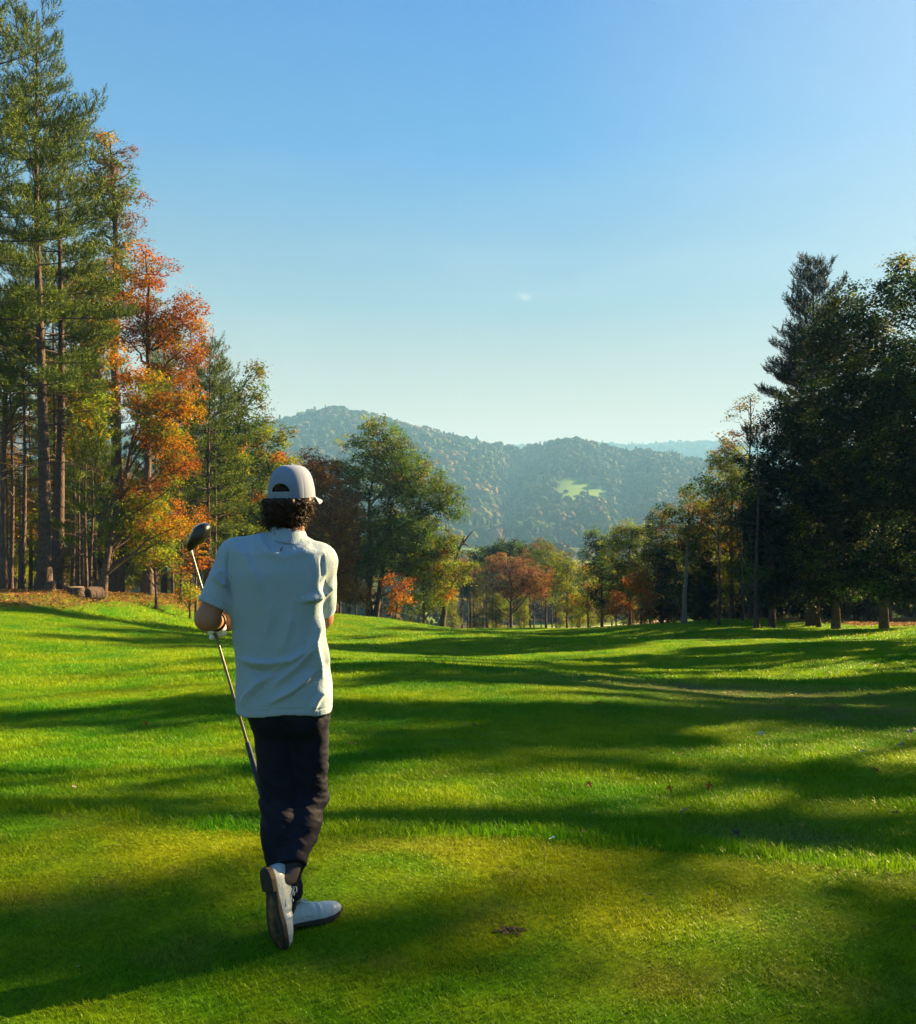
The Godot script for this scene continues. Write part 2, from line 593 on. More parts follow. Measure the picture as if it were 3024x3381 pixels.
# a handful of leaves about 0.7 m across; leaf colours vary round c
func leaf_spray(c: Color, kind: int) -> ArrayMesh:
	var key := "leaf%s%d" % [c.to_html(), kind]
	if sprays.has(key): return sprays[key]
	var g := RandomNumberGenerator.new()
	g.seed = 31 + kind
	var v := PackedVector3Array()
	var col := PackedColorArray()
	for b in 15:
		var p := Vector3(g.randfn(0, 0.17), g.randfn(0, 0.11), g.randfn(0, 0.17))
		var w := g.randf() * TAU
		var fwd := Vector3(cos(w), g.randf_range(-0.9, 0.3), sin(w)).normalized()
		var nrm := Vector3(g.randfn(0, 0.5), 1.0, g.randfn(0, 0.5)).normalized()
		var side := fwd.cross(nrm).normalized()
		nrm = side.cross(fwd)
		var l := g.randf_range(0.10, 0.16)
		var ww := l * 0.42
		var k := g.randf_range(0.72, 1.28)
		var cc := Color(c.r * k * g.randf_range(0.88, 1.14), c.g * k, c.b * k)
		v.append_array([p, p + fwd * l * 0.5 - side * ww - nrm * l * 0.1, p + fwd * l, p, p + fwd * l, p + fwd * l * 0.5 + side * ww - nrm * l * 0.1])
		for i in 6: col.append(cc)
	sprays[key] = mesh_of(v, PackedVector3Array(), PackedInt32Array(), col)
	return sprays[key]


# pine shoots with bundles of long needles, pointing along +z
func needle_spray(c: Color, kind: int) -> ArrayMesh:
	var key := "needle%s%d" % [c.to_html(), kind]
	if sprays.has(key): return sprays[key]
	var g := RandomNumberGenerator.new()
	g.seed = 57 + kind
	var v := PackedVector3Array()
	var col := PackedColorArray()
	for s in 3:
		var root := Vector3(g.randfn(0, 0.10), g.randfn(0, 0.04), g.randf_range(-0.1, 0.1))
		var dir := Vector3(g.randfn(0, 0.35), g.randf_range(0.1, 0.6), 1.0).normalized()
		for b in 9:
			var p := root + dir * (0.26 * b / 9.0)
			var out := Vector3(g.randfn(0, 1), g.randfn(0, 1), g.randfn(0, 1)).normalized()
			var nd := (dir * 0.9 + out * 0.85).normalized()
			var side := nd.cross(Vector3(g.randfn(0, 1), g.randfn(0, 1), g.randfn(0, 1))).normalized() * 0.011
			var l := g.randf_range(0.11, 0.17)
			var k := g.randf_range(0.7, 1.3)
			v.append_array([p - side, p + nd * l, p + side])
			var cc := Color(c.r * k * g.randf_range(0.9, 1.15), c.g * k, c.b * k)
			for i in 3: col.append(cc)
	sprays[key] = mesh_of(v, PackedVector3Array(), PackedInt32Array(), col)
	return sprays[key]


const PAL := {
	"green": [[0.070, 0.145, 0.016], [0.050, 0.110, 0.018], [0.105, 0.175, 0.016]],
	"dark": [[0.012, 0.030, 0.014], [0.016, 0.038, 0.013], [0.024, 0.044, 0.011]],  # shade of the right wood is put into this leaf colour
	"olive": [[0.095, 0.120, 0.016], [0.060, 0.095, 0.016], [0.150, 0.130, 0.016]],
	"lime": [[0.190, 0.265, 0.016], [0.135, 0.215, 0.015], [0.280, 0.285, 0.016]],
	"gold": [[0.340, 0.190, 0.010], [0.420, 0.260, 0.012], [0.230, 0.190, 0.014], [0.360, 0.140, 0.010]],
	"orange": [[0.350, 0.110, 0.010], [0.370, 0.165, 0.010], [0.270, 0.070, 0.012], [0.240, 0.130, 0.012]],
	"red": [[0.250, 0.060, 0.020], [0.300, 0.095, 0.016], [0.190, 0.045, 0.018], [0.210, 0.095, 0.022]],
	"rust": [[0.270, 0.105, 0.022], [0.330, 0.140, 0.020], [0.190, 0.085, 0.024]],
	"pink": [[0.190, 0.085, 0.050], [0.150, 0.068, 0.038], [0.170, 0.105, 0.040]],
	"pine": [[0.064, 0.104, 0.012], [0.090, 0.128, 0.014], [0.045, 0.078, 0.018]],
	"shaded_pine": [[0.012, 0.026, 0.014], [0.018, 0.032, 0.014], [0.010, 0.022, 0.014]],  # needles of the right wood, with its shade in the colour
}


func pal(name: String, k: int) -> Color:
	var q: Array = PAL[name][k % PAL[name].size()]
	return Color(q[0], q[1], q[2])


func weighted(mix: Array, x: float) -> String:
	var sum := 0.0
	for q in mix: sum += q[1]
	x *= sum
	for q in mix:
		x -= q[1]
		if x <= 0.0: return q[0]
	return mix[0][0]


# does the sun ray through p reach one of the sunny patches on the grass?
var sun_gaps: Array = []


func lets_sun_through(p: Vector3) -> bool:
	var t := (p.y + 0.3) / SUN_TO.y
	for rep in 2:
		var q := p - SUN_TO * t
		t += (q.y - ground_guess(q)) / SUN_TO.y
	var g := p - SUN_TO * t
	# more leaves left out by noise, to let thin streaks of sun pass
	if noise_a.get_noise_2d(g.x * 2.2 + 31.0, g.z * 7.5) > 0.17: return true
	var ragged := 1.0 + 1.1 * noise_a.get_noise_2d(g.x * 7.0, g.z * 14.0)
	for q in sun_gaps:
		var a := Vector2(g.x - q[0], -g.z - q[1]).rotated(q[4])
		if absf(a.x) < q[2] + 0.5 and absf(a.y) < q[3] + 0.5 and pow(absf(a.x) / q[2], 3.0) + pow(absf(a.y) / q[3], 3.0) < ragged: return true
	return false


func ground_guess(q: Vector3) -> float:
	return through(PROFILE, -q.z)


# A broadleaf tree. crown: rows of [px, py, rx, ry] seen from the tee (turned here into places and metres at distance d).
func broadleaf(called: String, label: String, category: String, group: String, px: float, d: float, crown: Array, mix: Array, spacing: float, o := {}) -> Node3D:
	var g := RandomNumberGenerator.new()
	g.seed = int(o.get("seed", int(px * 7 + d * 13)))
	var foot := at(px, 512, d)
	foot.y = ground_height(foot.x, foot.z) - 0.1
	var t := thing(called, label, category, foot, group)
	var m := d / F
	var blobs := []
	var low := 1e9
	var high := -1e9
	for q in crown:
		var c := at(q[0], q[1], d + (q[4] if q.size() > 4 else 0.0)) - foot
		var r := Vector3(q[2] * m, q[3] * m, minf(q[2] * m * 1.1, 3.4))
		blobs.append([c, r])
		low = minf(low, c.y - r.y)
		high = maxf(high, c.y + r.y)
	# places of the leaf clusters
	var places := []
	for q in blobs:
		var r: Vector3 = q[1]
		var want := int(clampf(4.19 * r.x * r.y * r.z / pow(spacing, 3) * 1.5, 5, 130))
		for k in want:
			for tries in 8:
				var u := Vector3(g.randfn(0, 1), g.randfn(0, 1), g.randfn(0, 1)).normalized() * pow(g.randf(), 0.42)
				var p: Vector3 = q[0] + u * r
				p += Vector3(1, 0.6, 1) * noise_b.get_noise_3d(p.x, p.y + foot.x, p.z) * spacing * 0.8
				var ok := true
				for w in places:
					if p.distance_squared_to(w) < spacing * spacing * 0.42:
						ok = false
						break
				if ok:
					places.append(p)
					break
	# trunk
	var wood := Tubes.new()
	var thick: float = o.get("thick", clampf(high * 0.014, 0.06, 0.42))
	var lean: Vector3 = at(o.get("top_px", px), 512, d) - at(px, 512, d)
	var stem_top: float = low + (high - low) * o.get("stem", 0.75)
	var pts := []
	var rad := []
	for k in 9:
		var f := k / 8.0
		pts.append(Vector3(0, stem_top * f, 0) + lean * pow(f, 1.3) + Vector3(g.randfn(0, 1), 0, g.randfn(0, 1)) * thick * 0.35 * f)
		rad.append(thick * (lerpf(1.0, 0.25, f) + (0.45 if k == 0 else 0.0)))
	wood.add(pts, rad, 9, 0.05)
	for e in o.get("stems", []):     # further stems from the same root
		var top := at(e[0], e[1], d) - foot
		wood.add(bent(Vector3(signf(top.x) * thick * 1.3, 0, thick * 0.3), top, -0.2, 6), [thick * 0.95, thick * 0.8, thick * 0.7, thick * 0.6, thick * 0.5, thick * 0.38, thick * 0.2], 7, 0.05)
	for e in o.get("snags", []):     # bare limbs
		var a := at(e[0], e[1], d) - foot
		var b := at(e[2], e[3], d) - foot
		wood.add(bent(a, b, (b - a).length() * 0.12, 4), [thick * 0.4, thick * 0.32, thick * 0.25, thick * 0.18, thick * 0.08], 5)
	# limbs to spread-out clusters, twigs from the limbs to the others
	var nodes := []
	for k in range(3, 9): nodes.append([pts[k], rad[k]])
	var order := []
	if places.size():
		order.append(places[g.randi() % places.size()])
		for k in mini(13, places.size() - 1):
			var best := 0.0
			var pick: Vector3 = places[0]
			for p in places:
				var near := 1e9
				for w in order: near = minf(near, p.distance_squared_to(w))
				if near > best:
					best = near
					pick = p
			order.append(pick)
	for p in order:
		var away := Vector2(p.x, p.z).length()
		var y := clampf(p.y - away * 0.75 - 0.3, maxf(low * 0.55, stem_top * 0.25), stem_top * 0.98)
		var f := y / stem_top
		var root: Vector3 = pts[int(f * 7.99)].lerp(pts[mini(int(f * 7.99) + 1, 8)], f * 8.0 - int(f * 8.0))
		var line := bent(root, p, (p - root).length() * 0.10, 5)
		for k in range(1, 5): line[k] += Vector3(g.randfn(0, 1), g.randfn(0, 1), g.randfn(0, 1)) * 0.035 * (p - root).length()
		var r0 := thick * lerpf(0.5, 0.22, f)
		wood.add(line, [r0, r0 * 0.85, r0 * 0.68, r0 * 0.5, r0 * 0.35, r0 * 0.2], 6)
		for k in range(1, 6): nodes.append([line[k], r0 * (1.0 - k * 0.15)])
	for p in places:
		var near := 1e9
		var from: Array = nodes[0]
		for w in nodes:
			var q: float = p.distance_squared_to(w[0]) + (2.0 if w[0].y > p.y else 0.0)
			if q < near:
				near = q
				from = w
		if near > 0.02:
			var r0: float = minf(from[1] * 0.6, thick * 0.16) + 0.006
			wood.add(bent(from[0], p, 0.1 * sqrt(near), 3), [r0, r0 * 0.7, r0 * 0.5, r0 * 0.25], 4, 0.0, false)
	part("trunk", mesh_of(wood.v, wood.n, wood.i), o.get("bark", bark_mat), t)
	# leaves
	var st := SurfaceTool.new()
	st.begin(Mesh.PRIMITIVE_TRIANGLES)
	var dense: float = o.get("dense", 1.0)
	var size: float = o.get("leaf", 1.0)
	var carve: bool = o.get("carve", false)
	var cv := PackedVector3Array()
	var cc := PackedColorArray()
	for p in places:
		var pick := clampf(0.5 + 0.75 * noise_b.get_noise_3d(p.x * 0.55 + foot.x, p.y * 0.55, p.z * 0.55) + g.randfn(0, 0.22), 0, 0.999)
		var fam := weighted(mix, pick)
		var rc := spacing * g.randf_range(0.62, 0.95)
		var count := int(15.0 * dense * pow(rc / size, 2.0) / 0.6)
		for k in count:
			var u := Vector3(g.randfn(0, 1), g.randfn(0, 1), g.randfn(0, 1)).normalized() * pow(g.randf(), 0.45)
			var w: Vector3 = p + Vector3(u.x * rc, u.y * rc * 0.62, u.z * rc)
			var s := size * g.randf_range(0.8, 1.3)
			var b := Basis(Vector3.UP, g.randf() * TAU).rotated(Vector3(g.randfn(0, 1), 0, g.randfn(0, 1)).normalized(), g.randf_range(0, 0.7)).scaled(Vector3(s, s, s))
			var spray := leaf_spray(pal(fam, g.randi()), g.randi() % 3)
			if not carve:
				st.append_from(spray, 0, Transform3D(b, w))
				continue
			# beside the tee, leaves in the way of a chosen sunny patch are dropped
			var a := spray.surface_get_arrays(0)
			var lv: PackedVector3Array = a[Mesh.ARRAY_VERTEX]
			var lc: PackedColorArray = a[Mesh.ARRAY_COLOR]
			for q in range(0, lv.size(), 6):
				if lets_sun_through(foot + shift + w + b * ((lv[q] + lv[q + 2]) * 0.5)): continue
				for e in 6:
					cv.append(w + b * lv[q + e])
					cc.append(lc[q + e])
	var me := st.commit() if not carve else mesh_of(cv, PackedVector3Array(), PackedInt32Array(), cc)
	if me.get_surface_count():
		tag(part("crown", me, leaf_mat, t), "", "", "", "stuff")
	return t


# A white pine: a straight stem with tiers of long level limbs that turn up at the tips.
func pine(called: String, label: String, group: String, px: float, d: float, top_py: float, half_px: float, o := {}) -> Node3D:
	var g := RandomNumberGenerator.new()
	g.seed = int(o.get("seed", int(px * 5 + d * 17)))
	var foot := at(px, 512, d)
	foot.y = ground_height(foot.x, foot.z) - 0.1
	var t := thing(called, label, "pine tree", foot, group)
	var h: float = at(px, top_py, d).y - foot.y
	var half: float = half_px * d / F
	var wood := Tubes.new()
	var thick: float = o.get("thick", h * 0.0125)
	var lean: float = o.get("lean", 0.0) * d / F
	var pts := []
	var rad := []
	for k in 15:
		var f := k / 14.0
		pts.append(Vector3(lean * f + 0.06 * sin(f * 7.0 + px), h * f, 0.05 * sin(f * 5.0 + d)))
		rad.append(thick * (1.0 - 0.93 * f) * (1.35 if k == 0 else 1.0))
	wood.add(pts, rad, 10, 0.04)
	var start: float = o.get("start", 0.35)
	var dense: float = o.get("dense", 1.0)
	var fam: String = o.get("palette", "pine")
	var st := SurfaceTool.new()
	st.begin(Mesh.PRIMITIVE_TRIANGLES)
	var y := start * h
	var turn := g.randf() * TAU
	while y < h * 0.985:
		var f := y / h
		var u := (f - start) / (1.0 - start)
		# outline of the crown: full below the middle, drawn in to a spire
		var reach := half * lerpf(0.75, 1.0, minf(u / 0.3, 1.0)) * pow(maxf(1.0 - u, 0.0), float(o.get("spire", 0.68))) + 0.30
		var count := 5 if u < 0.75 else 4
		if u < 0.3: count = 3 + int(u * 7)
		for b in count:
			turn += TAU / count + g.randfn(0, 0.25)
			var l := reach * clampf(g.randfn(0.86, 0.30), 0.30, 1.30)
			var dir := Vector3(cos(turn), 0, sin(turn))
			var rise := lerpf(0.05, 0.9, u * u) + g.randfn(0, 0.07)
			var root: Vector3 = pts[int(f * 13.99)].lerp(pts[mini(int(f * 13.99) + 1, 14)], f * 14.0 - int(f * 14.0))
			var tip := root + dir * l + Vector3(0, l * rise, 0)
			var mid := root + dir * l * 0.55 + Vector3(0, l * (rise * 0.42 - 0.05), 0)
			var line := []
			for k in 6:
				var s := k / 5.0
				line.append(root.lerp(mid, s).lerp(mid.lerp(tip, s), s))
			var r0 := maxf(0.012, thick * 0.16 * sqrt(l / maxf(half, 0.1)))
			wood.add(line, [r0, r0 * 0.85, r0 * 0.7, r0 * 0.5, r0 * 0.35, r0 * 0.15], 4, 0.0, false)
			var from := 0.34 if u < 0.6 else 0.12
			var n := int(maxf(5.0, 19.0 * l / 3.0) * dense)
			for k in n:
				var s := lerpf(from, 1.0, (k + g.randf()) / n)
				var on := root.lerp(mid, s).lerp(mid.lerp(tip, s), s)
				var along := (tip - mid if s > 0.5 else mid - root).normalized()
				var side := along.cross(Vector3.UP).normalized() * (1.0 if k % 2 else -1.0)
				var bl := l * 0.34 * (1.15 - s) + 0.25
				var bd := (along * 0.85 + side * 0.85 + Vector3(0, 0.10, 0)).normalized()
				var steps := 1 + int(bl / 0.30)
				for e in steps:
					var p := on + bd * bl * (e + 0.6) / steps + Vector3(0, g.randf_range(-0.04, 0.20), 0)
					var look := (bd + Vector3(g.randfn(0, 0.3), g.randf_range(0.0, 0.6), g.randfn(0, 0.3))).normalized()
					var sc: float = g.randf_range(0.95, 1.5) * float(o.get("size", 1.0))
					var bs := Basis.looking_at(-look, Vector3.UP).scaled(Vector3(sc, sc, sc))
					st.append_from(needle_spray(pal(fam, g.randi()), g.randi() % 3), 0, Transform3D(bs, p))
		y += (0.92 if u < 0.6 else 0.60) * float(o.get("tier", 1.0)) * g.randf_range(0.8, 1.2)
	for k in int(o.get("dead", 14)):
		var f := g.randf_range(0.12, start + 0.12)
		var root: Vector3 = pts[int(f * 13.99)]
		root.y = f * h
		var w := g.randf() * TAU
		var l := g.randf_range(0.5, 2.0)
		var tip := root + Vector3(cos(w) * l, g.randf_range(-0.5, 0.25) * l, sin(w) * l)
		wood.add(bent(root, tip, 0.12 * l, 3), [0.03, 0.022, 0.016, 0.007], 4, 0.0, false)
	part("trunk", mesh_of(wood.v, wood.n, wood.i), pine_bark_mat, t)
	tag(part("crown", st.commit(), needle_mat, t), "", "", "", "stuff")
	return t


func copy_tree(o: Node3D, px: float, d: float, size: float, label: String, group: String, turn := 0.0, tall := 1.0) -> Node3D:
	var c: Node3D = o.duplicate()
	c.name = numbered(String(o.name).rstrip("0123456789").trim_suffix("_"))
	add_child(c)
	var p := at(px, 512, d)
	p.y = ground_height(p.x, p.z) - 0.15
	c.position = p
	c.rotation.y = turn
	c.scale = Vector3(size, size * tall, size)
	c.set_meta("label", label)
	c.set_meta("group", group)
	return c


func kind_of(o: Node3D) -> String:
	var n := String(o.name)
	return "pine" if n.begins_with("white_pine") else ("oak" if n.begins_with("oak") else ("red maple" if n.begins_with("red") else "maple"))


func build_trees() -> void:
	# ---------- the wood on the left
	var lw := "trees along the left edge of the hole"
	var p1 := pine("white_pine", "tallest full white pine with thick bare lower trunk, in front of the left wood", lw, 44, 36, 12, 98, {"start": 0.36, "thick": 0.27, "lean": -8.0, "dense": 1.1, "dead": 30, "spire": 0.66, "tier": 1.15})
	var p2 := pine("white_pine", "white pine of nearly equal height close behind the tallest pine, straight grey trunk", lw, 61, 38.5, 118, 64, {"start": 0.42, "thick": 0.24, "lean": -2.0, "dead": 22})
	pine("white_pine", "white pine at the left edge of the picture, its top beyond the frame", lw, -22, 33, -60, 70, {"start": 0.5, "thick": 0.28, "dead": 12})
	var p3 := pine("white_pine", "short broad pine behind the golf club head", lw, 209, 48, 346, 50, {"start": 0.2, "thick": 0.17, "tier": 0.85, "dead": 10})
	var pt := pine("white_pine", "thin pole-like pine with a small high crown, left of the twin pine trunks", lw, 24, 38, 270, 30, {"start": 0.62, "thick": 0.12, "dead": 26})
	var m1 := broadleaf("red_maple", "leaning maple with a forked trunk and a gold and orange crown", "maple tree", lw, 102, 37.5, [[160, 420, 24, 40], [142, 385, 24, 20], [176, 462, 18, 30], [150, 500, 26, 22], [182, 405, 13, 18], [136, 525, 20, 14], [166, 528, 18, 16]], [["gold", 5], ["orange", 4], ["lime", 3], ["olive", 3], ["red", 2.5]], 0.72, {"top_px": 140, "thick": 0.17, "stem": 0.72, "stems": [], "dense": 0.85, "leaf": 0.68})
	var m2 := broadleaf("red_maple", "red-topped maple behind the leaning gold maple", "maple tree", lw, 148, 44, [[148, 275, 22, 28], [172, 310, 22, 20], [192, 318, 14, 12], [150, 330, 28, 28], [184, 352, 20, 16], [170, 375, 22, 18], [132, 290, 14, 26], [198, 338, 9, 8]], [["red", 6], ["orange", 3], ["rust", 3], ["olive", 1], ["gold", 2]], 0.85, {"dense": 0.75, "leaf": 0.75})
	var m3 := broadleaf("maple", "yellow maple just right of the pine trunks", "maple tree", lw, 82, 45, [[95, 345, 26, 42], [80, 400, 28, 36], [86, 445, 16, 16], [104, 300, 22, 24], [70, 300, 22, 30]], [["gold", 6], ["lime", 4], ["orange", 1]], 0.85, {"dense": 0.9})
	var m4 := broadleaf("oak", "tall thin-leaved oak with bronze tips rising behind the tallest pine", "oak tree", lw, 116, 50, [[124, 178, 13, 24], [106, 140, 12, 22], [122, 214, 17, 24], [102, 190, 20, 50], [108, 265, 24, 40]], [["olive", 6], ["pink", 1.5], ["gold", 1], ["green", 4]], 0.9, {"dense": 0.8, "leaf": 0.8})
	var m5 := broadleaf("maple", "low bright yellow-green maple with boughs hanging over the wood's dark foot", "maple tree", lw, 156, 40, [[150, 548, 24, 22], [160, 528, 20, 20], [130, 528, 16, 16], [118, 545, 14, 12], [168, 558, 10, 12]], [["lime", 7], ["olive", 2], ["gold", 1]], 0.7, {"dense": 0.9, "leaf": 0.9})
	var m6 := broadleaf("maple", "yellow-green maple right of the short broad pine", "maple tree", lw, 226, 54, [[190, 475, 18, 40], [226, 470, 18, 40], [228, 530, 20, 34], [196, 545, 16, 18]], [["lime", 6], ["olive", 3], ["gold", 1]], 0.85, {})
	var m7 := broadleaf("oak", "slim oak with a ragged leafy top above the short pine", "oak tree", lw, 238, 55, [[252, 374, 13, 13], [240, 402, 18, 20], [260, 388, 7, 9], [226, 436, 22, 32], [248, 440, 16, 30]], [["olive", 5], ["green", 3], ["pink", 1]], 0.85, {"dense": 0.8})
	var m8 := broadleaf("maple", "bushy green-gold maple beside the golfer's head", "maple tree", lw, 262, 57, [[262, 452, 22, 30], [242, 500, 30, 38], [282, 470, 13, 16], [280, 440, 8, 9], [276, 520, 24, 30], [240, 560, 26, 26]], [["olive", 4], ["lime", 6], ["green", 2], ["orange", 0.7]], 0.9, {})
	broadleaf("maple", "small orange maple glowing behind the club shaft", "maple tree", lw, 196, 43, [[194, 528, 9, 14], [198, 556, 9, 16], [186, 570, 8, 10], [203, 518, 8, 8]], [["orange", 6], ["red", 2], ["gold", 1]], 0.55, {"dense": 0.9, "leaf": 0.8})
	broadleaf("maple", "small golden sapling below the orange one, left of the golfer's arm", "maple tree", lw, 190, 41, [[192, 592, 10, 9], [184, 596, 6, 5]], [["gold", 5], ["lime", 3]], 0.5, {"leaf": 0.75})
	var m9 := broadleaf("oak", "rusty brown oak right of the golfer's cap", "oak tree", lw, 322, 64, [[318, 482, 26, 22], [334, 520, 26, 36], [336, 570, 24, 26], [310, 540, 20, 40], [308, 462, 14, 9]], [["rust", 7], ["orange", 1.2], ["pink", 1]], 0.95, {})
	broadleaf("maple", "low orange maple under the big green oak", "maple tree", lw, 396, 61, [[397, 600, 10, 12], [391, 584, 8, 9], [403, 588, 6, 8]], [["orange", 6], ["gold", 2]], 0.6, {"leaf": 0.9})
	broadleaf("maple", "small maple with orange and yellow leaves beside the golfer's right shoulder", "maple tree", lw, 349, 63, [[348, 588, 18, 12], [340, 562, 12, 12], [360, 598, 10, 8], [334, 590, 9, 9]], [["orange", 5], ["gold", 4], ["rust", 2]], 0.65, {"leaf": 0.95})
	var m10 := broadleaf("oak", "big spreading green oak with two dark stems, in the middle of the picture", "oak tree", lw, 370, 66, [[384, 446, 28, 22], [374, 430, 11, 10], [352, 446, 8, 12], [356, 478, 26, 24], [404, 480, 34, 26], [432, 500, 24, 22], [395, 530, 44, 28], [448, 510, 14, 14], [370, 560, 34, 20], [422, 548, 30, 26], [340, 520, 14, 22]], [["olive", 3], ["green", 8], ["dark", 2], ["lime", 2]], 1.0, {"thick": 0.26, "stem": 0.62, "stems": [[392, 500]], "dense": 0.8})
	var m11 := broadleaf("maple", "young yellow-green maple right of the big oak's stems", "maple tree", lw, 424, 65, [[418, 566, 20, 22], [434, 590, 16, 20], [410, 598, 12, 12], [446, 560, 12, 20]], [["lime", 5], ["olive", 4], ["orange", 0.6]], 0.85, {})
	broadleaf("oak", "leaning dark-stemmed oak with a bare broken limb, right of the big oak", "oak tree", lw, 441, 68, [[452, 548, 12, 12], [462, 570, 10, 16], [446, 585, 10, 14], [440, 560, 10, 12]], [["lime", 5], ["olive", 4]], 0.75, {"top_px": 464, "thick": 0.24, "stem": 1.0, "snags": [[462, 545, 474, 530], [463, 543, 470, 548]]})
	pine("pine_sapling", "small pale green pine sapling at the foot of the big oak", lw, 412, 70, 570, 20, {"start": 0.08, "thick": 0.06, "dead": 0, "palette": "pine"})
	broadleaf("maple", "bright green maple at the left edge, behind the pole-like pine", "maple tree", lw, 4, 43, [[10, 350, 20, 30], [-4, 390, 22, 40], [26, 400, 16, 26], [12, 310, 16, 24]], [["lime", 6], ["olive", 3], ["gold", 2]], 0.85, {"leaf": 1.0})
	broadleaf("maple", "low golden maple among the trunks at the left edge", "maple tree", lw, 20, 46, [[8, 470, 16, 20], [24, 520, 18, 22], [-6, 540, 14, 22], [40, 480, 14, 16]], [["gold", 6], ["orange", 2], ["lime", 3]], 0.85, {})
	broadleaf("maple", "small golden maple with big leaf bunches right of the twin pine trunks", "maple tree", lw, 79, 39.5, [[78, 416, 15, 14], [90, 430, 14, 12], [70, 440, 12, 10], [98, 408, 10, 9], [86, 395, 12, 10]], [["gold", 6], ["lime", 5]], 0.62, {"dense": 0.9, "leaf": 0.95, "thick": 0.06})
	var yp := pine("white_pine", "young bushy pine between the twin trunks and the leaning maple", lw, 92, 37.5, 432, 32, {"start": 0.3, "thick": 0.09, "tier": 0.7, "dead": 8})
	copy_tree(yp, 60, 47, 1.0, "young bushy pine in the shade behind the twin trunks", lw, 2.0)
	copy_tree(yp, 172, 49, 0.95, "young bushy pine behind the gold maple's foot", lw, 4.0)
	# thin trunks one can see between the big ones
	for q in [[11, 40, 1.0, "dark straight pine trunk near the left edge, left of the pole-like pine"], [54, 40, 1.12, "dark pine trunk between the two tallest pines"], [73, 43, 1.0, "slender pine right of the twin trunks"], [86, 42, 0.8, "stout reddish pine stem standing above the hollow log"], [96, 46, 0.95, "thin dark pine left of the leaning maple's foot"], [-20, 41, 1.1, ""], [30, 47, 1.0, "thin pine stem half hidden behind the pole-like pine"], [118, 51, 1.0, "thin dark pine right of the leaning maple's foot"], [163, 52, 1.0, "thin pine in the dark gap left of the golf club"], [181, 46, 0.8, "slender pine just left of the golf club"], [215, 50, 1.0, "thin pine in front of the short broad pine"]]:
		if q[3]: copy_tree(pt, q[0], q[1], q[2] * 0.95, q[3], lw, q[0] * 0.7, 1.05)
	# trees deeper in the left wood
	var deep := [m3, p2, m5, m6, p1, m8, m5, m1, p3, m10, m6, m7]
	rng.seed = 4
	for k in 44:
		var px := -60.0 + k * 9.4 + rng.randf_range(-6, 6)
		if px > 345: break
		var d := 50.0 + 28.0 * rng.randf() + (11.0 if px > 230 else 0.0)
		var src: Node3D = deep[(k * 5 + 1) % deep.size()]
		copy_tree(src, px, d, rng.randf_range(0.62, 0.85) if px < 200 else rng.randf_range(0.45, 0.62), "%s deep in the left wood, half hidden behind %s" % [kind_of(src), "the tree at the left edge" if px < 20 else "the tallest pines" if px < 75 else "the leaning gold maple" if px < 135 else "the red-topped maple" if px < 180 else "the short broad pine" if px < 235 else "the green-gold maple by the golfer's head" if px < 290 else "the rusty brown oak"], "trees deep in the left wood", rng.randf() * TAU)
	for k in 9:
		copy_tree(pt, 318.0 + k * 9.0 + rng.randf_range(-3, 3), 70 + rng.randf_range(-2, 6), rng.randf_range(0.5, 0.7), "slim dark stem below the rusty oak, seen over the low mound", "slim stems beyond the low mound", rng.randf() * TAU)

	# ---------- the grove at the end of the fairway
	var gr := "trees of the grove at the end of the fairway"
	var c1 := broadleaf("maple", "round dull-red maple in the middle of the grove", "maple tree", gr, 511, 97, [[513, 566, 22, 13], [498, 566, 13, 12], [532, 580, 20, 13], [490, 584, 13, 12], [516, 584, 22, 12], [542, 592, 9, 8], [482, 596, 8, 7]], [["pink", 8], ["rust", 2], ["olive", 1]], 1.0, {"thick": 0.2, "stem": 0.7, "dense": 0.5, "leaf": 1.15})
	var c2 := broadleaf("maple", "slim yellow-green maple second from the grove's right end", "maple tree", gr, 567, 95, [[566, 578, 12, 16], [564, 562, 9, 12], [570, 600, 11, 12]], [["lime", 6], ["olive", 5]], 0.95, {"leaf": 1.1, "dense": 0.8})
	broadleaf("maple", "slim maple with sunny gold edge at the grove's right end", "maple tree", gr, 588, 93, [[586, 574, 10, 14], [590, 590, 10, 14], [583, 602, 9, 10]], [["lime", 7], ["gold", 1.5], ["olive", 3]], 0.9, {"leaf": 1.1, "dense": 0.8})
	var c4 := broadleaf("oak", "taller olive-green oak just right of the dull-red maple", "oak tree", gr, 546, 106, [[548, 556, 15, 14], [540, 566, 12, 14], [556, 570, 12, 16], [546, 590, 14, 14]], [["olive", 6], ["lime", 3], ["green", 3]], 1.1, {"leaf": 1.2, "dense": 0.8})
	var c5 := broadleaf("oak", "dark green oak behind the left half of the dull-red maple", "oak tree", gr, 487, 116, [[487, 558, 16, 13], [500, 552, 14, 10], [478, 570, 12, 12], [514, 548, 14, 8]], [["dark", 5], ["green", 5]], 1.1, {"leaf": 1.2})
	broadleaf("maple", "rust-tipped maple showing over the dull-red maple's crown", "maple tree", gr, 530, 118, [[528, 552, 13, 8], [540, 548, 9, 7], [520, 560, 10, 8]], [["pink", 4], ["olive", 4]], 1.1, {"leaf": 1.2})
	broadleaf("maple", "small reddish maple beside the leaning oak, left end of the grove", "maple tree", gr, 470, 100, [[468, 566, 9, 9], [462, 574, 7, 8]], [["pink", 6], ["olive", 1]], 0.9, {"leaf": 1.1})
	for q in [[474, 100, "thin dark pine at the left end of the grove"], [483, 103, "thin dark pine second from the left end of the grove"], [493, 99, "thin dark pine left of the dull-red maple's stem"], [534, 98, "thin dark pine right of the dull-red maple's stem"], [541, 101, "second thin dark pine right of the dull-red maple's stem"], [556, 104, "thin dark pine behind the olive-green oak"]]:
		copy_tree(pt, q[0], q[1], 0.66, q[2], gr, q[0] * 1.0, 0.95)
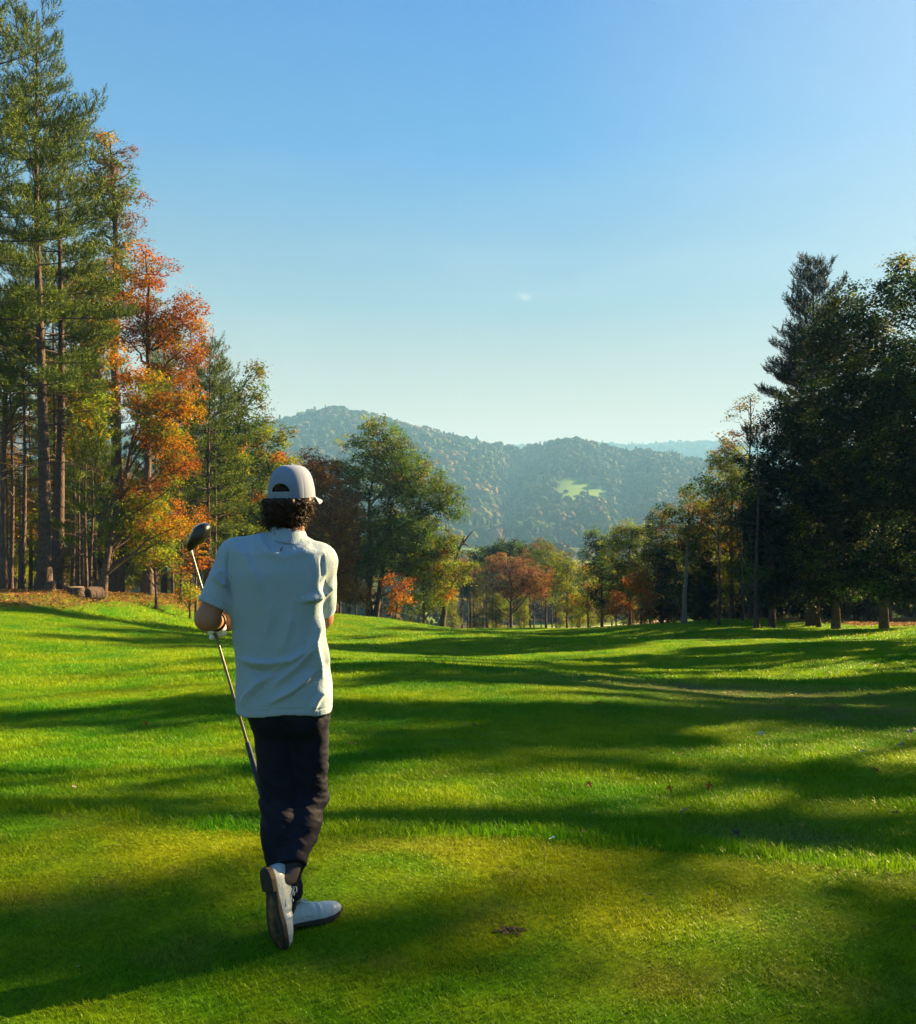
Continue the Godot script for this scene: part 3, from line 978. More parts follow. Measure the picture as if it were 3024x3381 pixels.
	for q in [[452, 104, 0.5], [468, 128, 0.6], [488, 140, 0.7], [508, 150, 0.75], [534, 146, 0.7], [552, 120, 0.55], [572, 138, 0.7], [590, 128, 0.6], [612, 120, 0.6], [445, 120, 0.6], [496, 112, 0.45], [524, 108, 0.4], [580, 106, 0.42], [462, 112, 0.55], [476, 122, 0.6], [500, 130, 0.6], [520, 126, 0.55], [578, 118, 0.6], [602, 112, 0.62], [560, 132, 0.62]]:
		copy_tree([c5, c4, c2][int(q[0]) % 3], q[0], q[1], q[2] * 1.3, "small %s tree at the back of the grove, %s" % [["dark green", "olive-green", "yellow-green"][int(q[0]) % 3], "left of the dull-red maple" if q[0] < 490 else "behind the dull-red maple" if q[0] < 535 else "right of the dull-red maple" if q[0] < 575 else "at the grove's right end"], "small trees at the back of the grove", q[0] * 1.0)

	# ---------- the dark wood on the right
	var rw := "trees along the right edge of the hole"
	var r1 := broadleaf("oak", "rounded deep green oak at the left end of the dark right wood", "oak tree", rw, 602, 90, [[597, 540, 11, 12], [604, 560, 13, 22], [592, 560, 8, 14], [606, 595, 14, 22]], [["green", 5], ["dark", 5], ["olive", 1]], 1.0, {"leaf": 1.15})
	var r2 := broadleaf("maple", "sunlit yellow-green maple near the left end of the dark right wood", "maple tree", rw, 630, 84, [[630, 540, 18, 17], [618, 555, 14, 18], [640, 535, 10, 14], [628, 580, 20, 24], [644, 560, 12, 20]], [["lime", 4], ["olive", 6], ["green", 3]], 1.0, {"leaf": 1.1})
	broadleaf("maple", "rusty low maple in the dark foot of the right wood", "maple tree", rw, 641, 77, [[640, 580, 9, 18], [644, 605, 10, 14]], [["rust", 7], ["orange", 2]], 0.8, {})
	broadleaf("maple", "small rusty shrub-like maple left of the other rusty one", "maple tree", rw, 616, 78, [[616, 606, 10, 12]], [["rust", 6], ["orange", 1]], 0.7, {})
	var r3 := broadleaf("oak", "dark olive oak with a reddish top, left of the lone pale trunk", "oak tree", rw, 662, 78, [[662, 520, 14, 14], [652, 540, 12, 22], [666, 560, 16, 30], [660, 600, 16, 22]], [["rust", 1], ["olive", 4], ["dark", 6], ["green", 2]], 1.0, {"leaf": 1.1})
	broadleaf("oak", "oak with a tall pale clean trunk standing out before the right wood", "oak tree", rw, 684, 59, [[690, 505, 12, 16], [680, 522, 12, 14], [700, 520, 12, 20], [696, 545, 10, 12]], [["rust", 0.8], ["olive", 6], ["dark", 2]], 0.9, {"thick": 0.17, "stem": 0.7, "top_px": 689, "bark": pale_bark_mat})
	var r5 := broadleaf("oak", "dark oak with dull red patches behind the pale trunk", "oak tree", rw, 706, 70, [[704, 492, 14, 20], [716, 515, 18, 26], [700, 545, 18, 30], [712, 590, 22, 28]], [["rust", 1.2], ["dark", 8], ["olive", 3], ["green", 2]], 1.05, {"leaf": 1.1})
	var r6 := broadleaf("maple", "yellow-green maple with a sunlit ragged top beside the dark mass", "maple tree", rw, 732, 66, [[726, 452, 15, 17], [738, 475, 18, 28], [722, 495, 14, 18], [745, 520, 18, 30], [730, 560, 20, 40]], [["lime", 4], ["olive", 6], ["gold", 1], ["green", 2]], 1.0, {})
	broadleaf("birch", "thin wispy tree with see-through twigs, left of the big dark pine", "tree", rw, 750, 62, [[748, 405, 11, 10], [738, 412, 9, 7], [732, 436, 10, 6], [752, 428, 8, 10], [728, 444, 8, 5]], [["olive", 4], ["pink", 3]], 0.85, {"thick": 0.13, "stem": 0.95, "dense": 0.42})
	var r8 := pine("white_pine", "big dark white pine with a spiky top, highest of the right wood", rw, 812, 54, 264, 66, {"start": 0.10, "thick": 0.34, "palette": "shaded_pine", "dense": 1.35, "size": 1.2})
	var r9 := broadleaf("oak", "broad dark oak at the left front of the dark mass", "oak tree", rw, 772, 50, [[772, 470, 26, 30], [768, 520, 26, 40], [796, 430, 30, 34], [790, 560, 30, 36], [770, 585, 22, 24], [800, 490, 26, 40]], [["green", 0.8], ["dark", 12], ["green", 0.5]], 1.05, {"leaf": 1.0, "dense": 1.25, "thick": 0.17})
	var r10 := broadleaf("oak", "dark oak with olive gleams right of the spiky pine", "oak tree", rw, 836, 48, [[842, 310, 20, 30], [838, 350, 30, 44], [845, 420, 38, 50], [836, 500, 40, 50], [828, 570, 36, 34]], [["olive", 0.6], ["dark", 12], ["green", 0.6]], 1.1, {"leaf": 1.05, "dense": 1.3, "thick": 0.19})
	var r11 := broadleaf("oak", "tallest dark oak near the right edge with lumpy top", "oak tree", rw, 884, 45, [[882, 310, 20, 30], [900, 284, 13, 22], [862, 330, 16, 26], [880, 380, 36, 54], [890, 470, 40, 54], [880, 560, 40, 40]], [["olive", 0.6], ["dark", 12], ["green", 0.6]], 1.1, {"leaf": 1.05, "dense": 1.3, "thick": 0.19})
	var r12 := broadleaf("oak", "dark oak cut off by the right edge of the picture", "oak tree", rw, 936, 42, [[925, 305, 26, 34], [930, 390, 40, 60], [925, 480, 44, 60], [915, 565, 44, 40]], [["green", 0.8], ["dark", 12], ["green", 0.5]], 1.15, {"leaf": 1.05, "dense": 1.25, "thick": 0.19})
	var ptd := pine("white_pine", "pale straight trunk left of the dark trunk group, its crown lost in the dark", rw, 757, 49, 425, 14, {"start": 0.72, "thick": 0.15, "dead": 14, "palette": "shaded_pine"})
	copy_tree(ptd, 719, 57, 0.72, "thin grey trunk left of the pale straight one", rw, 2.2)
	copy_tree(ptd, 742, 60, 0.8, "faint thin trunk in the dark, just left of the pale straight one", rw, 4.1)
	copy_tree(ptd, 818, 51, 0.9, "dark upright trunk behind the spiky pine's foot", rw, 5.0)
	var back := [r9, r10, r11, r5, r12, r3, r8]
	rng.seed = 8
	for k in 22:
		var px := 700.0 + k * 12.0 + rng.randf_range(-5, 5)
		var d := 62.0 + 30.0 * rng.randf()
		var src: Node3D = back[(k * 3) % 7]
		var fit := clampf(0.42 + (px - 700.0) / 460.0, 0.45, 0.86)
		copy_tree(src, px, d, fit, "dark %s deep in the right wood, behind %s" % [kind_of(src), "the sunlit ragged maple" if px < 755 else "the spiky dark pine" if px < 850 else "the tallest dark oak" if px < 910 else "the oak at the right edge"], "trees deep in the right wood", rng.randf() * TAU)
	rng.seed = 14
	for k in 30:  # added out of view, to shade the right wood from behind
		var px := 930.0 + 300.0 * rng.randf()
		copy_tree(back[k % 6], px, rng.randf_range(74, 125), rng.randf_range(0.7, 0.95), "added dark tree beyond the right edge of the picture, shading the right wood", "trees deep in the right wood", rng.randf() * TAU)
	for k in 16:
		var px := 690.0 + k * 15.5 + rng.randf_range(-5, 5)
		copy_tree(r12 if k % 2 else r9, px, rng.randf_range(60, 80), clampf(0.30 + (px - 690.0) / 700.0, 0.3, 0.6), "low dark oak filling the foot of the right wood %s" % ("left of the spiky pine" if px < 780 else "under the spiky pine" if px < 850 else "near the right edge"), "low dark trees at the foot of the right wood", rng.randf() * TAU)
	for q in [[668, 84, 0.5], [684, 80, 0.52], [650, 92, 0.5], [632, 96, 0.45], [700, 86, 0.55]]:
		copy_tree(r3, q[0], q[1], q[2] * 1.6, "dark olive oak deep in the right wood behind the lone pale trunk", "trees deep in the right wood", q[0] * 1.0)

	# ---------- the wood goes on along the right side of the tee, beyond the frame: its crowns are carved to put sun on chosen patches
	sun_gaps = GAPS
	var side := "trees beside the tee, right of the picture"
	var spots := [[24, 30, 19], [21, 22, 17], [28, 24, 21], [23, 14, 18], [30, 16, 22], [21, 6, 16], [29, 8, 20], [34, 30, 22], [36, 20, 23], [38, 10, 22], [25, -2, 19], [33, 0, 22], [30, -10, 20], [40, 36, 22], [29, 37, 20], [42, 26, 23]]
	for k in spots.size():
		var q: Array = spots[k]
		var px: float = 458.0 + F * q[0] / 40.0
		var c := []
		var hh: float = q[2]
		for e in [[0, 0.30, 2.6, 2.6], [-1.2, 0.45, 2.8, 3.0], [1.2, 0.55, 2.8, 3.0], [0, 0.7, 2.8, 2.8], [0.4, 0.86, 2.0, 2.4], [-0.6, 0.18, 2.4, 2.0]]:
			c.append([e[0], e[1] * hh, e[2], e[3]])
		side_tree(q[0], q[1], c, k, side)


# [x, distance, half width, half depth, turn] of the sunny patches near the tee
const GAPS := [
	[-1.9, 4.25, 2.7, 0.42, -0.03],
	[-4.6, 7.4, 3.6, 1.05, 0.0],
	[-6.5, 11.4, 4.4, 1.6, 0.0],
	[0.45, 5.9, 1.6, 0.72, 0.05],
	[0.75, 3.42, 0.68, 0.26, 0.1],
	[-0.4, 2.80, 1.4, 0.20, -0.05],
	[3.0, 5.5, 0.8, 0.2, 0.0],
	[-3.5, 1.65, 2.0, 0.75, 0.0],
	[-4.6, 1.1, 0.8, 0.5, 0.0],
	[-0.2, 23.5, 2.6, 1.1, 0.0],
	[-0.6, 16.2, 1.9, 0.8, 0.0],
	[5.6, 17.0, 2.1, 0.8, 0.0],
	[9.5, 25.0, 3.4, 1.2, 0.0],
	[0.2, 9.8, 2.4, 0.28, 0.08],
	[-2.0, 2.45, 0.8, 0.45, 0.0],
	[-12.0, 22.0, 6.0, 1.6, 0.0],
	[-9.0, 30.0, 9.0, 2.6, 0.0],
]


func side_tree(x: float, d: float, c: Array, k: int, group: String) -> void:
	var rows := []
	var m := F / d if absf(d) > 1.0 else F
	# crown rows are metres here; broadleaf() wants them as seen from the tee at 40 m, so build there and move
	for e in c:
		rows.append([458.0 + e[0] * F / 40.0, 512.0 - (e[1] + ground_height(0, -40.0) - EYE) * F / 40.0, e[2] * F / 40.0, e[3] * F / 40.0])
	var was := Vector3(0, ground_height(0, -40.0) - 0.1, -40.0)
	var foot := Vector3(x, ground_height(x, -d) - 0.1, -d)
	var keep := sun_gaps
	shift = foot - was
	var t := broadleaf("oak", "leafy oak beside the tee, out of view, its crown carved to shape the sunlight", "oak tree", group, 458, 40, rows, [["dark", 6], ["green", 4], ["olive", 2]], 1.25, {"leaf": 1.6, "dense": 0.74, "seed": 300 + k, "carve": true, "thick": 0.28})
	t.position = foot
	shift = Vector3.ZERO
	sun_gaps = keep


var shift := Vector3.ZERO


# ---------------------------------------------------------------- far woods
func lump(conifer: bool, sd: int, leaves: int, fine := 1.0) -> ArrayMesh:
	var g := RandomNumberGenerator.new()
	g.seed = sd
	var v := PackedVector3Array()
	var c := PackedColorArray()
	for k in leaves:
		var p: Vector3
		var out: Vector3
		if conifer:
			var y := g.randf()
			var w := g.randf() * TAU
			var r := 0.36 * (1.0 - y) * (0.75 + 0.35 * sin(y * 26.0)) + 0.02
			p = Vector3(cos(w) * r * 1.15, y * 1.25 - 0.2, sin(w) * r * 1.15)
			out = Vector3(cos(w), 0.35, sin(w)).normalized()
		else:
			out = Vector3(g.randfn(0, 1), g.randfn(0, 1) * 0.9 + 0.25, g.randfn(0, 1)).normalized()
			p = out * Vector3(0.5, 0.42, 0.5) * (0.82 + 0.3 * sin(out.x * 6.0 + sd) * sin(out.z * 5.0 + out.y * 4.0)) + Vector3(0, 0.55, 0)
		var side := out.cross(Vector3(g.randfn(0, 1), g.randfn(0, 1), g.randfn(0, 1))).normalized()
		var up := side.cross(out).normalized() + out * g.randfn(0, 0.22)
		side += out * g.randfn(0, 0.18)
		var s := g.randf_range(0.10, 0.19) * (0.7 if conifer else 1.0) * fine
		v.append_array([p - side * s, p + up * s * 1.2, p + side * s, p - side * s, p + side * s, p - up * s])
		var q := g.randf_range(0.75, 1.25)
		for i in 6: c.append(Color(q, q, q))
	return mesh_of(v, PackedVector3Array(), PackedInt32Array(), c)


func far_tint(g: RandomNumberGenerator, x: float, d: float) -> Color:
	var n := noise_a.get_noise_2d(x * 0.12, d * 0.12) + g.randfn(0, 0.22)
	var c := Color(0.036, 0.064, 0.020)
	if n > 0.18: c = Color(0.075, 0.090, 0.022)
	if n > 0.36: c = Color(0.120, 0.085, 0.032)
	if n > 0.52: c = Color(0.160, 0.100, 0.030)
	if n < -0.22: c = Color(0.024, 0.046, 0.022)
	return c * g.randf_range(0.8, 1.25)


func build_far_woods() -> void:
	var g := RandomNumberGenerator.new()
	g.seed = 12
	var m := tinted(0.8, 0.15)
	m.backlight_enabled = true
	m.backlight = Color(0.3, 0.3, 0.3)
	var shapes := [lump(false, 1, 110), lump(false, 2, 110), lump(false, 3, 110), lump(true, 4, 110)]
	var bufs := [PackedFloat32Array(), PackedFloat32Array(), PackedFloat32Array(), PackedFloat32Array()]
	var n := [0, 0, 0, 0]
	for b in 4: bufs[b].resize(16 * 26000)
	var put := func(x: float, d: float, size: float, fir: float) -> void:
		var k := 3 if g.randf() < fir else g.randi() % 3
		if n[k] >= 26000: return
		var s := size * g.randf_range(0.5, 1.45)
		var c := far_tint(g, x, d) if k < 3 else Color(0.026, 0.048, 0.020) * g.randf_range(0.8, 1.3)
		row16(bufs[k], n[k], Vector3(x, ground_height(x, -d) - 0.12 * s, -d), g.randf() * TAU, s * (0.8 if k == 3 else 1.0), s * g.randf_range(0.85, 1.2), c)
		n[k] += 1
	# hillsides
	for i in 19000:
		var d := 880.0 + 660.0 * pow(g.randf(), 1.0)
		var x := g.randf_range(-0.62, 0.75) * d
		if meadow(x, d) > 0.35 and g.randf() > (0.008 if x / d < 0.1 else 0.05): continue
		if d < 1030.0 and x / d > -0.03 and x / d < 0.33 and g.randf() < 0.8: continue
		put.call(x, d, 11.5, 0.10 + 0.3 * smoothstep(1000.0, 900.0, d) + (0.12 if d > 1470.0 else 0.0))
	# far ridge
	for i in 9000:
		var d := g.randf_range(2500.0, 3450.0)
		put.call(g.randf_range(-0.1, 0.55) * d, d, 19.0, 0.12)
	# valley floor
	for i in 3200:
		var d := g.randf_range(170.0, 880.0)
		var x := g.randf_range(-0.62, 0.75) * d
		var u := x / d
		if u > -0.01 and u < 0.30 and d > 340.0: continue       # what one sees there stands as single trees
		if d < 200.0 and u > -0.03 and u < 0.28: continue
		if meadow(x, d) > 0.4: continue
		put.call(x, d, 9.0, 0.2)
	var o := Node3D.new()
	o.name = "distant_forest"
	add_child(o)
	tag(o, "autumn forest covering the far hills, hazy blue in the distance", "", "", "stuff")
	for k in 4:
		put_copies("crowns", "", shapes[k], m, bufs[k].slice(0, n[k] * 16), o)
	# single trees in the valley
	var kinds := ["rounded_tree", "rounded_tree", "rounded_tree", "fir_tree"]
	var protos := [lump(false, 5, 760, 0.55), lump(false, 6, 760, 0.55), lump(false, 7, 760, 0.55), lump(true, 8, 700, 0.6)]
	var tones := [[0.050, 0.085, 0.022, "deep green"], [0.085, 0.100, 0.028, "olive green"], [0.150, 0.085, 0.042, "dull orange"], [0.150, 0.155, 0.040, "yellowish green"], [0.110, 0.075, 0.055, "brownish"]]
	var mats := []
	for q in tones:
		var mm: StandardMaterial3D = m.duplicate()
		mm.albedo_color = Color(q[0], q[1], q[2]).linear_to_srgb()
		mats.append(mm)
	var fir: StandardMaterial3D = m.duplicate()
	fir.albedo_color = Color(0.028, 0.052, 0.022).linear_to_srgb()
	var rows := [[860.0, 16.0, 30], [905.0, 19.0, 34], [945.0, 20.0, 36], [985.0, 19.0, 36], [1020.0, 18.0, 36], [640.0, 11.0, 14], [560.0, 9.0, 14], [470.0, 9.0, 12], [390.0, 8.0, 10]]
	for q in rows:
		for k in int(q[2]):
			var d: float = q[0] + g.randf_range(-22, 22)
			var u := lerpf(-0.03, 0.33, (k + g.randf()) / float(q[2]))
			var x := u * d
			if meadow(x, d) > 0.5 and g.randf() > 0.2: continue
			if d < 930.0 and u > 0.066 and u < 0.100 and d > 600.0: continue
			var dark := g.randf() < (0.34 if d > 800.0 else 0.12)
			var kind := 3 if dark else g.randi() % 3
			var tone := [0, 0, 1, 1, 2, 3, 4][g.randi() % 7] as int
			var s: float = q[1] * g.randf_range(0.65, 1.2)
			var t := part(kinds[kind], protos[kind], fir if dark else mats[tone], self)
			t.position = Vector3(x, ground_height(x, -d) - 0.1 * s, -d)
			t.rotation.y = g.randf() * TAU
			t.scale = Vector3(s, s * g.randf_range(0.9, 1.25), s) * Vector3(0.85 if dark else 1.0, 1, 0.85 if dark else 1.0)
			var side := "behind the leaning oak" if u < 0.045 else ("below the small bright meadow" if u < 0.13 else "towards the dark right wood")
			var where := ("high on the wooded rise, " if d > 965.0 else "at the foot of the wooded rise, ") + side if d > 800.0 else "on the valley floor, " + side
			var what: String = "dark pointed fir" if dark else "%s rounded tree" % tones[tone][3]
			tag(t, "%s %s" % [what, where], "tree", "%ss %s" % [what, where])
	# a path that winds through the valley behind the grove, and a pool behind the left wood
	var st := SurfaceTool.new()
	st.begin(Mesh.PRIMITIVE_TRIANGLES)
	var line := [Vector2(1, 168), Vector2(9, 186), Vector2(19, 196), Vector2(31, 200), Vector2(46, 214), Vector2(62, 240)]
	for k in line.size() - 1:
		for e in 6:
			var a: Vector2 = line[k].lerp(line[k + 1], e / 6.0)
			var b: Vector2 = line[k].lerp(line[k + 1], (e + 1) / 6.0)
			var q: Vector2 = (b - a).normalized().orthogonal() * 1.7
			var w := [a - q, a + q, b + q, b - q]
			var p := []
			for z in w: p.append(Vector3(z.x, ground_height(z.x, -z.y) + 0.12, -z.y))
			for z in [0, 2, 1, 0, 3, 2]: st.add_vertex(p[z])
	st.generate_normals()
	tag(part("path", st.commit(), mat(Color(0.42, 0.36, 0.28), 0.9), self), "pale cart path winding through the valley behind the grove", "", "", "structure")
	var pool := CylinderMesh.new()
	pool.top_radius = 9.0
	pool.bottom_radius = 9.0
	pool.height = 0.3
	var water := mat(Color(0.03, 0.05, 0.06), 0.06, 0.6)
	var w := part("pond", pool, water, self)
	w.position = Vector3(-19.5, ground_height(-19.5, -63.0) + 0.25, -63)
	tag(w, "pond glinting between the dark stems of the left wood", "", "", "structure")


# ---------------------------------------------------------------- the golfer
# Meshes a distance field by surface nets: one vertex in each cell that the surface crosses.
func nets(f: Callable, lo: Vector3, hi: Vector3, cell: float, slack := 1.15) -> Array:
	var nx := int((hi.x - lo.x) / cell) + 2
	var ny := int((hi.y - lo.y) / cell) + 2
	var nz := int((hi.z - lo.z) / cell) + 2
	var sx := 1
	var sy := nx
	var sz := nx * ny
	var val := PackedFloat32Array()
	val.resize(nx * ny * nz)
	val.fill(1e9)
	var cells := PackedInt32Array()
	var bs := 5
	var reach := bs * cell * 0.5 * 1.7321 * slack
	for bz in range(0, nz - 1, bs):
		for by in range(0, ny - 1, bs):
			for bx in range(0, nx - 1, bs):
				var mid := lo + Vector3(bx + bs * 0.5, by + bs * 0.5, bz + bs * 0.5) * cell
				if absf(f.call(mid)) > reach: continue
				var ex := mini(bx + bs, nx - 1)
				var ey := mini(by + bs, ny - 1)
				var ez := mini(bz + bs, nz - 1)
				for k in range(bz, ez + 1):
					for j in range(by, ey + 1):
						for i in range(bx, ex + 1):
							var q := i + j * sy + k * sz
							if val[q] > 1e8: val[q] = f.call(lo + Vector3(i, j, k) * cell)
				for k in range(bz, ez):
					for j in range(by, ey):
						for i in range(bx, ex): cells.append(i + j * sy + k * sz)
	var at_cell := {}
	var v := PackedVector3Array()
	var steps := [0, sx, sy, sx + sy, sz, sx + sz, sy + sz, sx + sy + sz]
	var corner := [Vector3(0, 0, 0), Vector3(1, 0, 0), Vector3(0, 1, 0), Vector3(1, 1, 0), Vector3(0, 0, 1), Vector3(1, 0, 1), Vector3(0, 1, 1), Vector3(1, 1, 1)]
	var edges := [[0, 1], [2, 3], [4, 5], [6, 7], [0, 2], [1, 3], [4, 6], [5, 7], [0, 4], [1, 5], [2, 6], [3, 7]]
	var live := PackedInt32Array()
	for q in cells:
		var inside := 0
		for s in 8:
			if val[q + steps[s]] < 0.0: inside += 1
		if inside == 0 or inside == 8: continue
		var sum := Vector3.ZERO
		var n := 0
		for e in edges:
			var a: float = val[q + steps[e[0]]]
			var b: float = val[q + steps[e[1]]]
			if (a < 0.0) != (b < 0.0):
				var t := a / (a - b)
				sum += corner[e[0]].lerp(corner[e[1]], t)
				n += 1
		at_cell[q] = v.size()
		live.append(q)
		var k := q / sz
		var j := (q - k * sz) / sy
		var i := q - k * sz - j * sy
		v.append(lo + (Vector3(i, j, k) + sum / n) * cell)
	var idx := PackedInt32Array()
	var around := [[sx, sy, sz], [sy, sz, sx], [sz, sx, sy]]
	for q in live:
		for ax in around:
			var a := val[q] < 0.0
			var b := val[q + ax[0]] < 0.0
			if a == b: continue
			var c1: int = at_cell.get(q - ax[1], -1)
			var c2: int = at_cell.get(q - ax[1] - ax[2], -1)
			var c3: int = at_cell.get(q - ax[2], -1)
			if c1 < 0 or c2 < 0 or c3 < 0: continue
			var c0: int = at_cell[q]
			if a: idx.append_array([c0, c3, c2, c0, c2, c1])
			else: idx.append_array([c0, c1, c2, c0, c2, c3])
	var nrm := PackedVector3Array()
	nrm.resize(v.size())
	var h := cell * 0.4
	var t0 := Vector3(1, -1, -1)
	var t1 := Vector3(-1, -1, 1)
	var t2 := Vector3(-1, 1, -1)
	var t3 := Vector3(1, 1, 1)
	for i in v.size():
		var p := v[i]
		var g: Vector3 = t0 * float(f.call(p + t0 * h)) + t1 * float(f.call(p + t1 * h)) + t2 * float(f.call(p + t2 * h)) + t3 * float(f.call(p + t3 * h))
		nrm[i] = g.normalized()
	return [v, nrm, idx]


func joined(list: Array) -> ArrayMesh:
	var v := PackedVector3Array()
	var n := PackedVector3Array()
	var i := PackedInt32Array()
	for q in list:
		var first := v.size()
		v.append_array(q[0])
		n.append_array(q[1])
		for k in q[2]: i.append(k + first)
	return mesh_of(v, n, i)


func cap(p: Vector3, a: Vector3, b: Vector3, ra: float, rb: float) -> float:
	var ab := b - a
	var t := clampf((p - a).dot(ab) / ab.length_squared(), 0.0, 1.0)
	return (p - a - ab * t).length() - lerpf(ra, rb, t)


func smin(a: float, b: float, k: float) -> float:
	var h := maxf(k - absf(a - b), 0.0) / k
	return minf(a, b) - h * h * k * 0.25


func smax(a: float, b: float, k: float) -> float:
	return -smin(-a, -b, k)


func egg(p: Vector3, c: Vector3, r: Vector3) -> float:
	var q := (p - c) / r
	var l := q.length()
	return (l - 1.0) * minf(r.x, minf(r.y, r.z)) if l > 0.3 else -minf(r.x, minf(r.y, r.z)) * 0.7


# rows of height, centre x, centre z, half width, half depth
func loft(p: Vector3, rows: Array, n: float) -> float:
	var last := rows.size() - 1
	var y := clampf(p.y, rows[0][0], rows[last][0])
	var i := 0
	while i < last - 1 and rows[i + 1][0] < y: i += 1
	var a: Array = rows[i]
	var b: Array = rows[i + 1]
	var t: float = (y - a[0]) / (b[0] - a[0])
	t = t * t * (3.0 - 2.0 * t)
	var rx := lerpf(a[3], b[3], t)
	var rz := lerpf(a[4], b[4], t)
	var dx := absf(p.x - lerpf(a[1], b[1], t)) / rx
	var dz := absf(p.z - lerpf(a[2], b[2], t)) / rz
	return (pow(pow(dx, n) + pow(dz, n), 1.0 / n) - 1.0) * minf(rx, rz)


# joints, in metres
var J := {}


func joints() -> void:
	J.neck = at(288, 538, 3.44)
	J.head = at(291, 497, 3.47)
	J.sl = at(236, 557, 3.42)
	J.sr = at(319, 562, 3.44)
	J.el = at(207, 619, 3.37)
	J.wl = at(217.5, 622, 3.58)
	J.er = at(322, 618, 3.60)
	J.wr = at(250, 620, 3.72)
	J.hl = at(270, 700, 3.43)
	J.hr = at(308, 700, 3.43)
	J.kl = at(279, 802, 3.46)
	J.kr = at(310, 797, 3.54)
	# shoes: heel on the sole, direction to the toe, upwards
	J.shoe_r = Transform3D(basis_from(at(277.5, 949, 3.255) - at(263.0, 869, 3.30), Vector3(0.66, 0.12, -0.74)), at(263.0, 869, 3.30))
	J.shoe_l = Transform3D(basis_from(Vector3(0.84, 0.0, -0.54), Vector3.UP).scaled(Vector3(0.94, 0.94, 0.94)), Vector3(-0.707, 0.004, -3.385))
	J.al = J.shoe_l * Vector3(0.062, 0.095, 0)
	J.ar = J.shoe_r * Vector3(0.062, 0.095, 0)
	# the club: from head to grip end
	J.club_a = at(190.6, 549, 3.665)
	J.club_b = at(264.0, 800, 3.560)


func basis_from(x: Vector3, y: Vector3) -> Basis:
	var ex := x.normalized()
	var ez := ex.cross(y).normalized()
	return Basis(ex, ez.cross(ex), ez)


func on_club(py: float) -> Vector3:
	var ya := at(0, 549, 3.665).y
	var yb := at(0, 798, 3.56).y
	return J.club_a.lerp(J.club_b, (at(0, py, 3.62).y - ya) / (yb - ya))


var fingers_left: Array = []
var fingers_right: Array = []
var palm_left: Transform3D
var palm_right: Transform3D


func pose_hands() -> void:
	# the gloved left hand is closed round the shaft
	var c := on_club(628.0)
	var ax: Vector3 = (J.club_b - J.club_a).normalized()
	var q: Vector3 = (c - (J.wl as Vector3)).normalized()
	q = (q - ax * q.dot(ax)).normalized()
	var p := ax.cross(q).normalized()
	if p.x < 0: p = -p
	palm_left = Transform3D(Basis(ax, p, q), c + p * 0.021 - q * 0.008)
	var len := [1.0, 1.08, 1.02, 0.86]
	for k in 4:
		var o := ax * (-0.033 + 0.022 * k)
		var ring := 0.0185
		var chain := []
		for s in 5:
			var w: float = [55.0, 5.0, -50.0, -100.0, -140.0][s]
			w = 90.0 - (90.0 - w) * (len[k] if s > 0 else 1.0)
			var rr: float = ring + (0.008 if s == 0 else 0.0)
			# angle 90 is towards the palm (p), 0 towards the knuckles (q), -90 away from the palm
			chain.append(c + o + (p * sin(deg_to_rad(w)) + q * cos(deg_to_rad(w))) * rr)
		fingers_left.append([chain, [0.0105, 0.0100, 0.0095, 0.0090, 0.0082]])
	fingers_left.append([[c - ax * 0.012 + p * 0.018 - q * 0.028, c - ax * 0.040 + p * 0.004 - q * 0.026, c - ax * 0.062 - p * 0.012 - q * 0.016, c - ax * 0.074 - p * 0.019 - q * 0.004], [0.0135, 0.0115, 0.0105, 0.0090]])
	# the bare right hand hangs half open, finger tips towards the club
	var w := J.wr as Vector3
	var tips := at(227.5, 621, 3.665)
	var out := (tips - w).normalized()
	var up := Vector3(0.05, 1.0, 0.1)
	up = (up - out * up.dot(out)).normalized()
	var back := out.cross(up).normalized()
	palm_right = Transform3D(Basis(out, up, back), w + out * 0.052)
	var reach := [0.070, 0.078, 0.073, 0.058]
	var away := [0.12, 0.02, -0.10, -0.24]
	for k in 4:
		var root := w + out * (0.090 - 0.004 * absf(k - 1.2)) + up * (0.027 - 0.019 * k)
		var a: Vector3 = (out + up * away[k]).normalized()
		var bend := back if back.z > 0 else -back
		var chain := [root - out * 0.02, root + a * reach[k] * 0.45, root + a * reach[k] * 0.75 + bend * 0.010, root + a * reach[k] * 0.98 + bend * 0.026]
		fingers_right.append([chain, [0.0100, 0.0095, 0.0088, 0.0076]])
	var tb := w + out * 0.030 + up * 0.026
	fingers_right.append([[tb, tb + (out * 0.75 + up * 0.75) * 0.036, tb + (out * 0.90 + up * 0.60) * 0.066 + back * 0.004, tb + (out * 1.0 + up * 0.40) * 0.088 + back * 0.006], [0.0140, 0.0115, 0.0105, 0.0085]])


func hand(p: Vector3, palm: Transform3D, half: Vector3, wrist: Vector3, wr: float, fingers: Array) -> float:
	var l := palm.affine_inverse() * p
	var q := l.abs() - half
	var d := Vector3(maxf(q.x, 0), maxf(q.y, 0), maxf(q.z, 0)).length() + minf(maxf(q.x, maxf(q.y, q.z)), 0.0) - 0.009
	d = smin(d, cap(p, wrist, palm.origin, wr, wr * 0.8), 0.02)
	for f in fingers:
		var chain: Array = f[0]
		var r: Array = f[1]
		var e := 1e9
		for k in chain.size() - 1: e = minf(e, cap(p, chain[k], chain[k + 1], r[k], r[k + 1]))
		d = smin(d, e, 0.006)
	return d


func left_hand(p: Vector3) -> float:
	return hand(p, palm_left, Vector3(0.034, 0.004, 0.026), (J.wl as Vector3).lerp(J.el, 0.10), 0.027, fingers_left)


func right_hand(p: Vector3) -> float:
	return hand(p, palm_right, Vector3(0.036, 0.030, 0.004), J.wr, 0.026, fingers_right)


